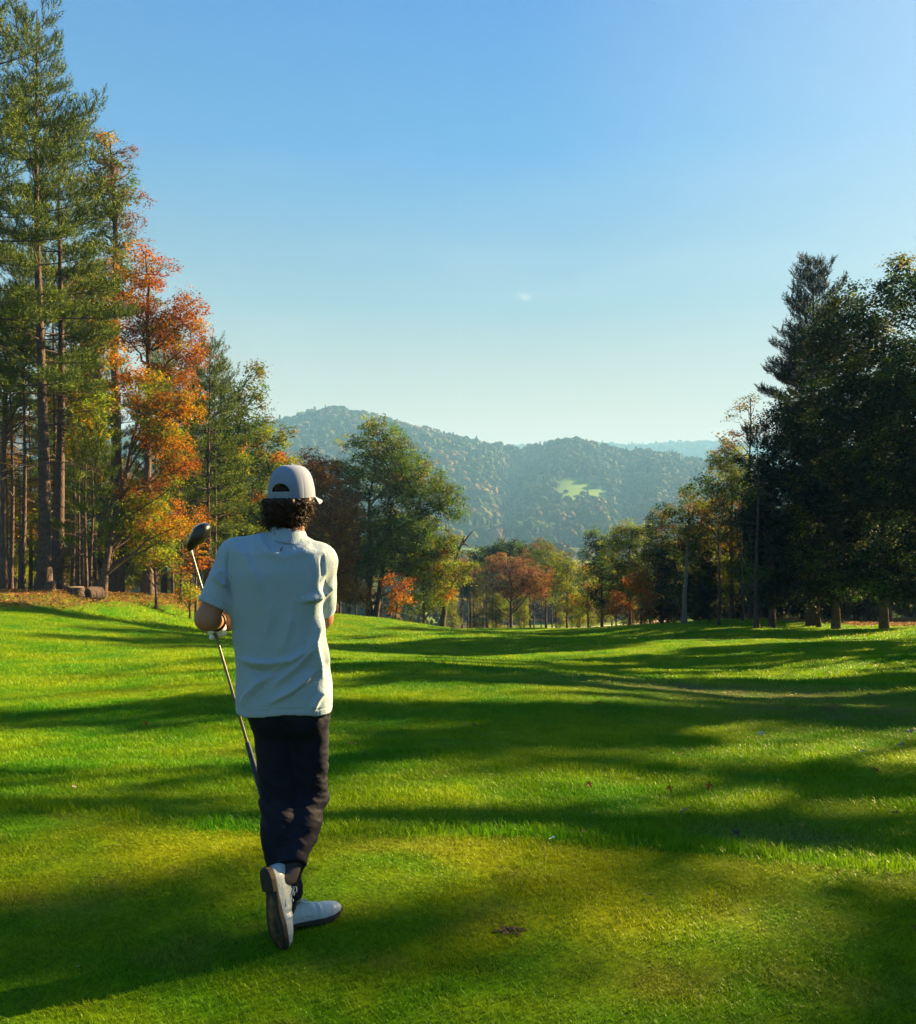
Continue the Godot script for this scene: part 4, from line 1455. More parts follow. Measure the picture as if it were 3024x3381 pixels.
func core(p: Vector3) -> float:
	var d := loft(p, BODY, 2.3)
	d = smax(d, maxf(p.y - BODY[BODY.size() - 1][0], BODY[0][0] - p.y), 0.05)
	d = smin(d, cap(p, J.neck + Vector3(0, -0.06, 0), J.head + Vector3(0, -0.02, 0.01), 0.062, 0.056), 0.04)
	d = smin(d, cap(p, J.sl, J.sr, 0.050, 0.050), 0.05)
	var arm := minf(cap(p, J.sl, J.el, 0.050, 0.043), cap(p, J.sr, J.er, 0.050, 0.042))
	var fl: Vector3 = (J.el as Vector3).lerp(J.wl, 0.3)
	var fr: Vector3 = (J.er as Vector3).lerp(J.wr, 0.3)
	var fore := minf(minf(cap(p, J.el, fl, 0.0425, 0.0445), cap(p, fl, J.wl, 0.0445, 0.028)), minf(cap(p, J.er, fr, 0.042, 0.043), cap(p, fr, J.wr, 0.043, 0.027)))
	d = smin(d, smin(arm, fore, 0.02), 0.03)
	var leg := minf(cap(p, J.hl, J.kl, 0.066, 0.050), cap(p, J.hr, J.kr, 0.066, 0.050))
	leg = minf(leg, minf(cap(p, J.kl, J.al, 0.050, 0.026), cap(p, J.kr, J.ar, 0.050, 0.026)))
	return smin(d, leg, 0.04)


var BODY: Array = []
var SHIRT: Array = []
var head_at: Transform3D


func head(p: Vector3) -> float:
	var l := head_at * p       # head axes: x to the head's right, y up, -z forward
	var d := egg(l, Vector3(0, 0.015, 0.006), Vector3(0.071, 0.095, 0.080))
	d = smin(d, egg(l, Vector3(0, -0.035, -0.020), Vector3(0.060, 0.085, 0.074)), 0.05)
	d = smin(d, egg(l, Vector3(0, -0.098, -0.066), Vector3(0.024, 0.018, 0.020)), 0.03)
	d = smin(d, cap(l, Vector3(0, 0.020, -0.088), Vector3(0, -0.022, -0.108), 0.009, 0.014), 0.018)
	d = smin(d, egg(l, Vector3(0, -0.062, -0.086), Vector3(0.024, 0.009, 0.010)), 0.012)
	d = smin(d, cap(l, Vector3(-0.038, 0.034, -0.077), Vector3(0.038, 0.034, -0.077), 0.011, 0.011), 0.02)
	for s in [-1.0, 1.0]:
		d = smax(d, -egg(l, Vector3(0.031 * s, 0.012, -0.096), Vector3(0.019, 0.013, 0.014)), 0.012)
		d = smin(d, egg(l, Vector3(0.031 * s, 0.012, -0.076), Vector3(0.013, 0.012, 0.012)), 0.004)
		var ear := smax(egg(l, Vector3(0.081 * s, -0.005, 0.012), Vector3(0.012, 0.032, 0.020)), -egg(l, Vector3(0.092 * s, -0.003, 0.006), Vector3(0.008, 0.018, 0.011)), 0.006)
		d = smin(d, ear, 0.008)
	return smin(d, cap(p, J.neck + Vector3(0, -0.05, 0), head_at.affine_inverse() * Vector3(0, -0.05, 0.025), 0.061, 0.057), 0.03)


# creases of the shirt: rows of [points in pixels, height, width]
const FOLDS := [
	[[238, 659], [255, 662.5], [272, 663], [292, 660], [305, 651], [317, 637]], 
	[[273, 686], [286, 675], [298, 665], [316, 646]],
	[[240, 706], [247, 694], [257, 684], [280, 668]],
	[[258, 533], [263, 545], [270, 553], [283, 558], [300, 553], [312, 543]],
	[[231, 541], [242, 553], [251, 567], [258, 582], [263, 598]],
	[[338, 582], [328, 590], [319, 598], [300, 602]],
	[[323, 616], [318, 628], [314, 642], [318, 660], [322, 680]],
	[[326, 622], [328, 645], [331, 670]],
	[[213, 574], [219, 580], [226, 588]],
	[[217, 570], [223, 573], [230, 580]],
	[[293, 612], [287, 634], [279, 656]],
	[[272, 600], [270, 620], [264, 640]],
	[[317, 670], [303, 683], [290, 693], [268, 704]],
	[[326, 690], [318, 700], [312, 712]],
	[[228, 548], [226, 566], [229, 590], [233, 604]],
	[[322, 556], [324, 575], [322, 596]],
	[[246, 668], [262, 673], [282, 672]],
]
const FOLD_LOOK := [[0.0085, 3.0], [0.007, 3.0], [0.0075, 3.2], [0.0036, 3.6], [0.0045, 5.0], [0.009, 3.2], [0.011, 3.6], [0.008, 2.6], [0.009, 2.6], [0.006, 2.4], [0.0045, 5.0], [0.003, 5.0], [0.007, 3.2], [0.006, 2.6], [-0.006, 1.4], [-0.007, 1.6], [-0.006, 3.2]]


func fold_map() -> Image:
	# metres of relief over the picture window 195..345 x 520..725, four cells to a pixel of the photograph
	var s := 4.0
	var w := int(150 * s)
	var h := int(205 * s)
	var im := Image.create(w, h, false, Image.FORMAT_RF)
	for f in FOLDS.size():
		var pts: Array = FOLDS[f]
		var amp: float = FOLD_LOOK[f][0]
		var wid: float = FOLD_LOOK[f][1] * 0.85
		var total := 0.0
		for k in pts.size() - 1: total += Vector2(pts[k][0], pts[k][1]).distance_to(Vector2(pts[k + 1][0], pts[k + 1][1]))
		var done := {}
		var run := 0.0
		for k in pts.size() - 1:
			var a := Vector2(pts[k][0], pts[k][1])
			var b := Vector2(pts[k + 1][0], pts[k + 1][1])
			var l := a.distance_to(b)
			var n := (b - a).orthogonal() / l
			var reach := wid * 3.0
			for y in range(maxi(0, int((minf(a.y, b.y) - reach - 520) * s)), mini(h, int((maxf(a.y, b.y) + reach - 520) * s))):
				for x in range(maxi(0, int((minf(a.x, b.x) - reach - 195) * s)), mini(w, int((maxf(a.x, b.x) + reach - 195) * s))):
					var q := Vector2(195 + x / s, 520 + y / s)
					var t := clampf((q - a).dot(b - a) / (l * l), 0, 1)
					var off := q - a.lerp(b, t)
					var dist := off.length() * (1.0 if off.dot(n) > 0 else 0.62)
					if dist > reach: continue
					var along := (run + t * l) / total
					var v := amp * exp(-dist * dist / (wid * wid)) * minf(1.0, minf(along, 1.0 - along) * 4.0 + 0.15)
					var key := y * w + x
					if absf(done.get(key, 0.0)) < absf(v): done[key] = v
			run += l
		for key in done:
			var x: int = key % w
			var y: int = key / w
			im.set_pixel(x, y, Color(im.get_pixel(x, y).r + done[key], 0, 0))
	return im


var folds: Image


func fold_at(p: Vector3) -> float:
	var d := -p.z
	var x := (458.0 + F * p.x / d - 195.0) * 4.0
	var y := (512.0 + F * (EYE - p.y) / d - 520.0) * 4.0
	if x < 1 or y < 1 or x > folds.get_width() - 3 or y > folds.get_height() - 3: return 0.0
	var i := int(x)
	var j := int(y)
	var fx := x - i
	var fy := y - j
	return lerpf(lerpf(folds.get_pixel(i, j).r, folds.get_pixel(i + 1, j).r, fx), lerpf(folds.get_pixel(i, j + 1).r, folds.get_pixel(i + 1, j + 1).r, fx), fy)


# pushes a cloth mesh in and out along its normals
func crease(m: Array, height: Callable) -> Array:
	var v: PackedVector3Array = m[0]
	var n: PackedVector3Array = m[1]
	var e := 0.0025
	for i in v.size():
		var p := v[i]
		var q := n[i]
		var a := q.cross(Vector3.UP if absf(q.y) < 0.9 else Vector3.RIGHT).normalized()
		var b := q.cross(a)
		var h: float = height.call(p, q)
		var ha: float = height.call(p + a * e, q)
		var hb: float = height.call(p + b * e, q)
		v[i] = p + q * h
		n[i] = (q - a * (ha - h) / e - b * (hb - h) / e).normalized()
	m[0] = v
	m[1] = n
	return m


func shirt_relief(p: Vector3, n: Vector3) -> float:
	var back := smoothstep(-0.25, 0.35, n.z)
	var soft := noise_b.get_noise_3d(p.x * 6.0, p.y * 4.0, p.z * 6.0) * 0.0030 + noise_b.get_noise_3d(p.x * 17.0 + 5.0, p.y * 12.0, p.z * 17.0) * 0.0016 + noise_b.get_noise_3d(p.x * 42.0 + 5.0, p.y * 22.0 + p.x * 20.0, p.z * 42.0) * 0.0005
	var hem_line := -0.0016 * exp(-pow((p.y - HEM - 0.022 - 0.006 * sin(p.x * 19.0 + 1.0)) / 0.0028, 2))
	for side in [["sl", "el", 0.80], ["sr", "er", 0.86]]:
		var a: Vector3 = J[side[0]]
		var e: Vector3 = J[side[1]]
		var dir := (e - a).normalized()
		var w := (p - a.lerp(e, side[2])).dot(dir)
		if absf(w + 0.022) < 0.01 and (p - a - dir * (p - a).dot(dir)).length() < 0.085: hem_line -= 0.0016 * exp(-pow((w + 0.022) / 0.0028, 2))
	return fold_at(p) * back * 2.0 + soft + hem_line


const HEM := 0.853


func shirt(p: Vector3) -> float:
	var d := loft(p, SHIRT, 2.35)
	d = smax(d, p.y - SHIRT[SHIRT.size() - 1][0], 0.06)
	d = smin(d, cap(p, J.sl, J.sr, 0.066, 0.066), 0.05)
	var nk: Vector3 = J.neck + Vector3(0, -0.022, 0)
	d = smin(d, cap(p, nk, (J.sl as Vector3) + Vector3(0.02, 0.016, 0), 0.066, 0.052), 0.03)
	d = smin(d, cap(p, nk, (J.sr as Vector3) + Vector3(-0.03, 0.016, 0), 0.066, 0.050), 0.03)
	# shoulder blades
	d = smin(d, egg(p, at(262, 580, 3.345), Vector3(0.060, 0.085, 0.03)), 0.05)
	d = smin(d, egg(p, at(306, 582, 3.355), Vector3(0.055, 0.085, 0.03)), 0.05)
	# sleeves, cut off square
	var hl: Vector3 = (J.sl as Vector3).lerp(J.el, 0.80)
	var hr: Vector3 = (J.sr as Vector3).lerp(J.er, 0.86)
	var sl := cap(p, J.sl, hl + (hl - J.sl) * 0.2, 0.068, 0.060)
	var dl: Vector3 = (J.el - J.sl).normalized()
	sl = smax(sl, (p - hl).dot(dl), 0.008)
	var sr := cap(p, J.sr, hr + (hr - J.sr) * 0.2, 0.069, 0.058)
	var dr: Vector3 = (J.er - J.sr).normalized()
	sr = smax(sr, (p - hr).dot(dr), 0.008)
	# a hollow inside each sleeve
	sl = smax(sl, -cap(p, hl - dl * 0.03, hl + dl * 0.05, 0.050, 0.056), 0.006)
	sr = smax(sr, -cap(p, hr - dr * 0.03, hr + dr * 0.05, 0.050, 0.055), 0.006)
	d = smin(d, sl, 0.022)
	d = smin(d, sr, 0.022)
	# hem, a little wavy, and hollow underneath
	var hem := HEM + 0.006 * sin(p.x * 19.0 + 1.0) + 0.004 * sin(p.z * 23.0) - 0.035 * smoothstep(0.155, 0.20, p.x + 0.665) * smoothstep(-3.45, -3.52, p.z)
	d = smax(d, hem - p.y, 0.006)
	var inner := loft(p, SHIRT, 2.35) + 0.012
	d = smax(d, -maxf(inner, p.y - hem - 0.05), 0.006)
	# neck opening
	return smax(d, -cap(p, J.neck, J.neck + Vector3(0, 0.12, 0), 0.060, 0.064), 0.008)


func trousers(p: Vector3) -> float:
	var hips := egg(p, at(287, 695, 3.425), Vector3(0.158, 0.15, 0.100))
	var d := smin(hips, minf(egg(p, at(270, 712, 3.40), Vector3(0.080, 0.09, 0.080)), egg(p, at(304, 712, 3.40), Vector3(0.080, 0.09, 0.080))), 0.04)
	var left := smin(cap(p, J.hl, J.kl, 0.077, 0.068), cap(p, J.kl, CUFF_L, 0.070, 0.060), 0.02)
	left = smin(left, egg(p, (J.kl as Vector3).lerp(J.al, 0.28) + Vector3(-0.006, 0, 0.02), Vector3(0.068, 0.13, 0.066)), 0.03)
	left = smax(left, (p - CUFF_L).dot((CUFF_L - J.kl).normalized()), 0.006)
	var right := smin(cap(p, J.hr, J.kr, 0.083, 0.073), cap(p, J.kr, CUFF_R, 0.070, 0.058), 0.02)
	right = smin(right, egg(p, (J.kr as Vector3).lerp(J.ar, 0.32), Vector3(0.066, 0.11, 0.070)), 0.03)
	right = smax(right, (p - CUFF_R).dot(((CUFF_R - J.kr).normalized() + Vector3(0.25, 0.1, 0)).normalized()), 0.006)
	d = smin(d, left, 0.03)
	d = smin(d, right, 0.03)
	return maxf(d, p.y - 0.99)


var CUFF_L := Vector3.ZERO
var CUFF_R := Vector3.ZERO


func trouser_relief(p: Vector3, _n: Vector3) -> float:
	var knee := exp(-pow((p.y - 0.50) / 0.16, 2)) + exp(-pow((p.y - 0.86) / 0.09, 2)) * 0.8 + exp(-pow((p.y - 0.19) / 0.10, 2)) * 0.9
	return noise_b.get_noise_3d(p.x * 7.0, p.y * 17.0 + p.x * 9.0, p.z * 7.0) * 0.007 * (0.2 + knee) + noise_b.get_noise_3d(p.x * 4.0 + 9.0, p.y * 3.0, p.z * 4.0) * 0.005


# ---- shoe, in its own axes: x from heel to toe, y up, z across
const SOLE_W := [[0.0, 0.012], [0.012, 0.026], [0.04, 0.034], [0.10, 0.032], [0.15, 0.037], [0.205, 0.047], [0.25, 0.043], [0.28, 0.031], [0.297, 0.014], [0.304, 0.003]]
const UPPER_H := [[0.0, 0.050], [0.012, 0.074], [0.05, 0.078], [0.085, 0.086], [0.11, 0.084], [0.15, 0.066], [0.20, 0.050], [0.25, 0.043], [0.28, 0.035], [0.297, 0.022], [0.304, 0.006]]


func along(rows: Array, x: float) -> float:
	if x <= rows[0][0]: return rows[0][1]
	var n := rows.size() - 1
	if x >= rows[n][0]: return rows[n][1]
	var i := 0
	while rows[i + 1][0] < x: i += 1
	return lerpf(rows[i][1], rows[i + 1][1], (x - rows[i][0]) / (rows[i + 1][0] - rows[i][0]))


func shoe_upper(p: Vector3) -> float:
	var x := clampf(p.x, 0.001, 0.303)
	var w := along(SOLE_W, x) - 0.001
	var h := along(UPPER_H, x)
	var y := p.y - 0.026
	var narrow := w * (1.0 - 0.42 * smoothstep(0.02, 0.085, y) * smoothstep(0.23, 0.10, x))
	var q := pow(pow(absf(p.z) / narrow, 2.4) + pow(maxf(y, 0.0) / h, 2.6), 1.0 / 2.4)
	var d := (q - 1.0) * minf(narrow, h) * 0.9
	d = maxf(d, maxf(-y, maxf(-p.x, p.x - 0.304)))
	var open := cap(p, Vector3(0.045, 0.112, 0), Vector3(0.085, 0.125, 0), 0.029, 0.030)
	d = smax(d, -open, 0.006)
	d += 0.0022 * sin(p.x * 190.0) * exp(-pow((p.x - 0.185) / 0.022, 2)) * smoothstep(0.02, 0.05, p.y)
	return d


func shoe_sole(p: Vector3) -> float:
	var x := clampf(p.x, 0.0, 0.304)
	var w := along(SOLE_W, x) + 0.004
	var d := absf(p.z) - w
	d = maxf(d, maxf(-0.003 - p.x, p.x - 0.308))
	var bottom := 0.0 if p.x < 0.088 else lerpf(0.012, 0.004, smoothstep(0.09, 0.17, p.x))
	bottom += 0.014 * pow(smoothstep(0.22, 0.305, p.x), 1.6)
	var top := 0.028 + 0.010 * pow(smoothstep(0.22, 0.305, p.x), 1.6)
	return smax(d, maxf(p.y - top, bottom - p.y), 0.004)


func moved(m: Array, t: Transform3D) -> Array:
	var v: PackedVector3Array = m[0]
	var n: PackedVector3Array = m[1]
	for i in v.size():
		v[i] = t * v[i]
		n[i] = t.basis * n[i]
	return [v, n, m[2]]


func sheet(rows: Array, close := false) -> Array:
	# a grid of points as a surface, with normals from its neighbours
	var h := rows.size()
	var w: int = rows[0].size()
	var v := PackedVector3Array()
	var n := PackedVector3Array()
	var i := PackedInt32Array()
	for a in h:
		for b in w:
			v.append(rows[a][b])
			var l: Vector3 = rows[a][(b + 1) % w if close else mini(b + 1, w - 1)] - rows[a][(b - 1 + w) % w if close else maxi(b - 1, 0)]
			var u: Vector3 = rows[mini(a + 1, h - 1)][b] - rows[maxi(a - 1, 0)][b]
			n.append(l.cross(u).normalized())
	for a in h - 1:
		for b in (w if close else w - 1):
			var p := a * w + b
			var q := a * w + (b + 1) % w
			i.append_array([p, p + w, q, q, p + w, q + w])
	return [v, n, i]


func build_person() -> void:
	joints()
	CUFF_L = (J.kl as Vector3).lerp(J.al, 0.93)
	CUFF_R = (J.kr as Vector3).lerp(J.ar, 0.86)
	pose_hands()
	var turn := deg_to_rad(-15.0)
	head_at = Transform3D(Basis(Vector3.UP, turn), J.head).affine_inverse()
	var zt := -3.425
	BODY = [[0.86, -0.665, zt, 0.11, 0.065], [0.95, -0.665, zt, 0.135, 0.078], [1.10, -0.69, zt, 0.14, 0.09], [1.28, -0.70, zt, 0.15, 0.10], [1.44, -0.70, zt, 0.14, 0.085], [1.50, -0.675, zt, 0.07, 0.06]]
	SHIRT = []
	for q in [[718, 284.2, 47.6, 0.128], [700, 284.6, 48.0, 0.126], [689, 284.5, 48.0, 0.124], [662, 282.8, 46.2, 0.118], [631, 278.8, 45.8, 0.116], [601, 275.7, 45.7, 0.122], [575, 275.5, 46.0, 0.122], [553, 277, 44.0, 0.100], [543, 280, 34.0, 0.075]]:
		var c := at(q[1], q[0], 3.425)
		SHIRT.append([c.y, c.x, c.z, q[2] * 3.425 / F, q[3]])
	folds = fold_map()
	var person := thing("person", "golfer seen from behind in a pale blue polo shirt, dark trousers and white cap", "person", Vector3.ZERO)
	var skin := mat(Color(0.27, 0.125, 0.080), 0.5, 0.35)
	skin.subsurf_scatter_enabled = true
	skin.subsurf_scatter_strength = 0.08
	# body: one continuous figure; head and hands have finer grids of their own
	var bits := []
	bits.append(nets(core, Vector3(-1.15, 0.02, -3.85), Vector3(-0.40, 1.56, -3.12), 0.009))
	var hc: Vector3 = J.head
	bits.append(nets(head, hc - Vector3(0.13, 0.20, 0.15), hc + Vector3(0.13, 0.17, 0.15), 0.0045))
	bits.append(nets(right_hand, palm_right.origin - Vector3(0.13, 0.10, 0.12), palm_right.origin + Vector3(0.13, 0.10, 0.12), 0.0035))
	var thin := func(p: Vector3) -> float: return left_hand(p) + 0.002
	bits.append(nets(thin, palm_left.origin - Vector3(0.10, 0.10, 0.13), palm_left.origin + Vector3(0.10, 0.10, 0.13), 0.0035))
	part("body", joined(bits), skin, person)
	# glove and wrist band
	var cut: Vector3 = (J.wl as Vector3).lerp(J.el, 0.08)
	var arm_dir: Vector3 = (J.wl - J.el).normalized()
	var gl := func(p: Vector3) -> float: return maxf(left_hand(p) - 0.0015, (cut - p).dot(arm_dir))
	var white := mat(Color(0.62, 0.63, 0.64), 0.6, 0.4)
	part("glove", joined([nets(gl, palm_left.origin - Vector3(0.10, 0.10, 0.13), palm_left.origin + Vector3(0.10, 0.10, 0.13), 0.0035)]), white, person)
	var bw: Vector3 = (J.wl as Vector3).lerp(J.el, 0.13)
	var ring := []
	for s in 25:
		var w := TAU * s / 24.0
		var bx := arm_dir.cross(Vector3.UP).normalized()
		var by := bx.cross(arm_dir)
		ring.append(bw + (bx * cos(w) + by * sin(w)) * 0.0355)
	var tb := Tubes.new()
	var rr := []
	for s in 25: rr.append(0.005)
	tb.add(ring, rr, 8, 0.0, false)
	part("wristband", mesh_of(tb.v, tb.n, tb.i), mat(Color(0.02, 0.012, 0.02), 0.5), person)
	build_shirt(person)
	# trousers
	var navy := mat(Color(0.0065, 0.0080, 0.020), 0.7, 0.25)
	navy.rim_enabled = false
	navy.rim = 0.06
	navy.rim_tint = 0.5
	part("trousers", joined([crease(nets(trousers, Vector3(-0.98, 0.05, -3.70), Vector3(-0.38, 1.02, -3.12), 0.008), trouser_relief)]), navy, person)
	# shoes
	var leather := mat(Color(0.32, 0.37, 0.41), 0.38, 0.5)
	leather.heightmap_enabled = true
	leather.heightmap_texture = noise_tex(0.02, 256, Color(0, 0, 0), Color(1, 1, 1), 14)
	leather.uv1_triplanar = true
	leather.uv1_scale = Vector3(9, 9, 9)
	leather.heightmap_scale = 0.12
	var rubber := mat(Color(0.020, 0.019, 0.018), 0.7, 0.4)
	var worn_sole := mat(Color(1, 1, 1), 0.85, 0.3)
	worn_sole.albedo_texture = noise_tex(0.012, 256, Color(0.10, 0.085, 0.07), Color(0.46, 0.37, 0.26), 15)
	worn_sole.uv1_triplanar = true
	worn_sole.uv1_scale = Vector3(6, 6, 6)
	var upper := nets(shoe_upper, Vector3(-0.01, 0.015, -0.06), Vector3(0.315, 0.125, 0.06), 0.0042, 2.2)
	var sole := nets(shoe_sole, Vector3(-0.012, -0.01, -0.062), Vector3(0.318, 0.05, 0.062), 0.0042, 2.2)
	for s in 2:
		var t: Transform3D = J.shoe_l if s == 0 else J.shoe_r
		var o := Node3D.new()
		o.name = "shoe"
		person.add_child(o, true)
		tag(o, "white leather golf shoe planted flat and turned to the right" if s == 0 else "white leather golf shoe raised on its toe, showing the worn sole")
		o.transform = t
		part("upper", mesh_of(upper[0], upper[1], upper[2]), leather, o)
		part("sole", mesh_of(sole[0], sole[1], sole[2]), rubber, o)
		# pale forefoot pad and dark heel pad under the sole
		for pad in [[0.098, 0.290, worn_sole, "sole_pad", 0.0022, 0.006]]:
			var rows := []
			for k in 21:
				var x := lerpf(pad[0], pad[1], k / 20.0)
				var line := []
				var y: float = lerpf(0.012, 0.004, smoothstep(0.09, 0.17, x)) + 0.014 * pow(smoothstep(0.22, 0.305, x), 1.6) - pad[4]
				var wd: float = (along(SOLE_W, x) - pad[5]) * (sqrt(maxf(0.02, sin(PI * clampf(k / 20.0 * 1.0, 0.04, 0.96)))) if k < 3 or k > 17 else 1.0)
				for b in 9: line.append(Vector3(x, y + 0.004 * pow(absf(b - 4.0) / 4.0, 4.0), wd * (b - 4.0) / 4.0))
				rows.append(line)
			var sh := sheet(rows)
			part(pad[3], mesh_of(sh[0], sh[1], sh[2]), pad[2], o)
		# laces: three crossings and a bow
		var lt := Tubes.new()
		for k in 3:
			var x := 0.098 + 0.019 * k
			var y := 0.026 + along(UPPER_H, x) + 0.0015
			lt.add([Vector3(x, y - 0.010, -0.020), Vector3(x + 0.004, y, -0.008), Vector3(x + 0.009, y, 0.008), Vector3(x + 0.012, y - 0.011, 0.020)], [0.0019, 0.0022, 0.0022, 0.0019], 6)
		for z in [-1.0, 1.0]:
			lt.add([Vector3(0.103, 0.112, 0), Vector3(0.105, 0.118, 0.016 * z), Vector3(0.118, 0.106, 0.030 * z), Vector3(0.120, 0.100, 0.016 * z), Vector3(0.105, 0.111, 0.002 * z)], [0.002, 0.0021, 0.0021, 0.0021, 0.002], 6)
		part("lace", mesh_of(lt.v, lt.n, lt.i), mat(Color(0.45, 0.48, 0.50), 0.8), o)
		var sm := Tubes.new()
		for z in [-1.0, 1.0]:
			for path in [[[0.128, 0.088], [0.122, 0.066], [0.130, 0.050], [0.150, 0.044], [0.158, 0.060]], [[0.185, 0.070], [0.176, 0.050], [0.182, 0.032]], [[0.060, 0.094], [0.066, 0.060], [0.062, 0.030]]]:
				var line := []
				var rd := []
				for q in path:
					var zz := 0.07
					while zz > 0.0 and shoe_upper(Vector3(q[0], q[1], zz)) > 0.0: zz -= 0.0015
					line.append(Vector3(q[0], q[1], (zz + 0.0004) * z))
					rd.append(0.0011)
				sm.add(line, rd, 5)
		part("seam", mesh_of(sm.v, sm.n, sm.i), mat(Color(0.10, 0.13, 0.15), 0.8), o)
		# sock and the ankle in it
		var an := Tubes.new()
		var kn: Vector3 = t.affine_inverse() * (J.kl if s == 0 else J.kr)
		var foot := Vector3(0.060, 0.070, 0)
		an.add([foot, Vector3(0.060, 0.10, 0), Vector3(0.060, 0.10, 0).lerp(kn, 0.15), Vector3(0.060, 0.10, 0).lerp(kn, 0.4)], [0.030, 0.038, 0.041, 0.050], 14)
		part("sock", mesh_of(an.v, an.n, an.i), mat(Color(0.018, 0.016, 0.024), 0.9), o)
	build_cap_and_hair(person)
	build_club()


func build_shirt(person: Node3D) -> void:
	var cloth := mat(Color(0.250, 0.340, 0.425), 0.85, 0.3)
	cloth.rim_enabled = true
	cloth.rim = 0.4
	cloth.rim_tint = 0.5
	cloth.albedo_texture = noise_tex(0.22, 256, Color(0.90, 0.90, 0.92), Color(1, 1, 1), 31, 3)
	cloth.uv1_triplanar = true
	cloth.uv1_scale = Vector3(5, 5, 5)
	cloth.heightmap_enabled = true
	cloth.heightmap_texture = noise_tex(0.10, 256, Color(0, 0, 0), Color(1, 1, 1), 32, 4)
	cloth.heightmap_scale = 0.14
	var s := part("polo_shirt", joined([crease(nets(shirt, Vector3(-1.10, 0.80, -3.75), Vector3(-0.38, 1.56, -3.20), 0.0062), shirt_relief)]), cloth, person)
	# fold-down collar
	var rows := []
	for k in 9:
		var line := []
		for b in 49:
			var w := TAU * b / 48.0 + PI * 0.5
			var f := k / 8.0
			# up the inside, over the edge and down the outside
			var r: float = [0.060, 0.061, 0.063, 0.0655, 0.068, 0.072, 0.077, 0.083, 0.089][k]
			var y: float = [0.000, 0.020, 0.034, 0.040, 0.038, 0.028, 0.014, -0.002, -0.014][k]
			var front := maxf(0.0, -sin(w))
			line.append(J.neck + Vector3(cos(w) * r * 0.97, y - 0.020 * front * front * front - 0.012 * cos(w), sin(w) * r * 1.02))
		rows.append(line)
	var m := sheet(rows)
	part("collar", mesh_of(m[0], m[1], m[2]), cloth, s)
	# a small dark emblem below the collar, hem and sleeve seams
	var mark := SurfaceTool.new()
	mark.begin(Mesh.PRIMITIVE_TRIANGLES)
	var c := at(279.4, 549.2, 3.30)
	var face := nearest_back(c) + 0.0016
	for tri in [[[-1.0, 2.4], [0.8, 2.4], [-0.9, -0.4]], [[-0.9, -0.4], [0.8, 2.4], [0.9, -0.6]], [[-0.2, -0.6], [0.9, -0.6], [0.9, -2.6]]]:
		for q in [tri[0], tri[1], tri[2]]:
			var p := Vector3(c.x + q[0] * 0.0036, c.y - q[1] * 0.0036, 0)
			p.z = nearest_back(p) + 0.0016
			mark.set_normal(Vector3(0, 0.2, 1).normalized())
			mark.add_vertex(p)
	part("emblem", mark.commit(), mat(Color(0.015, 0.02, 0.035), 0.8), s)


# z of the shirt's back behind a point, creases included
func nearest_back(p: Vector3) -> float:
	var z := -3.15
	for k in 60:
		var d: float = shirt(Vector3(p.x, p.y, z))
		if d < 0.0006: break
		z -= d * 0.7
	var q := Vector3(p.x, p.y, z)
	return z + shirt_relief(q, Vector3(0, 0, 1))


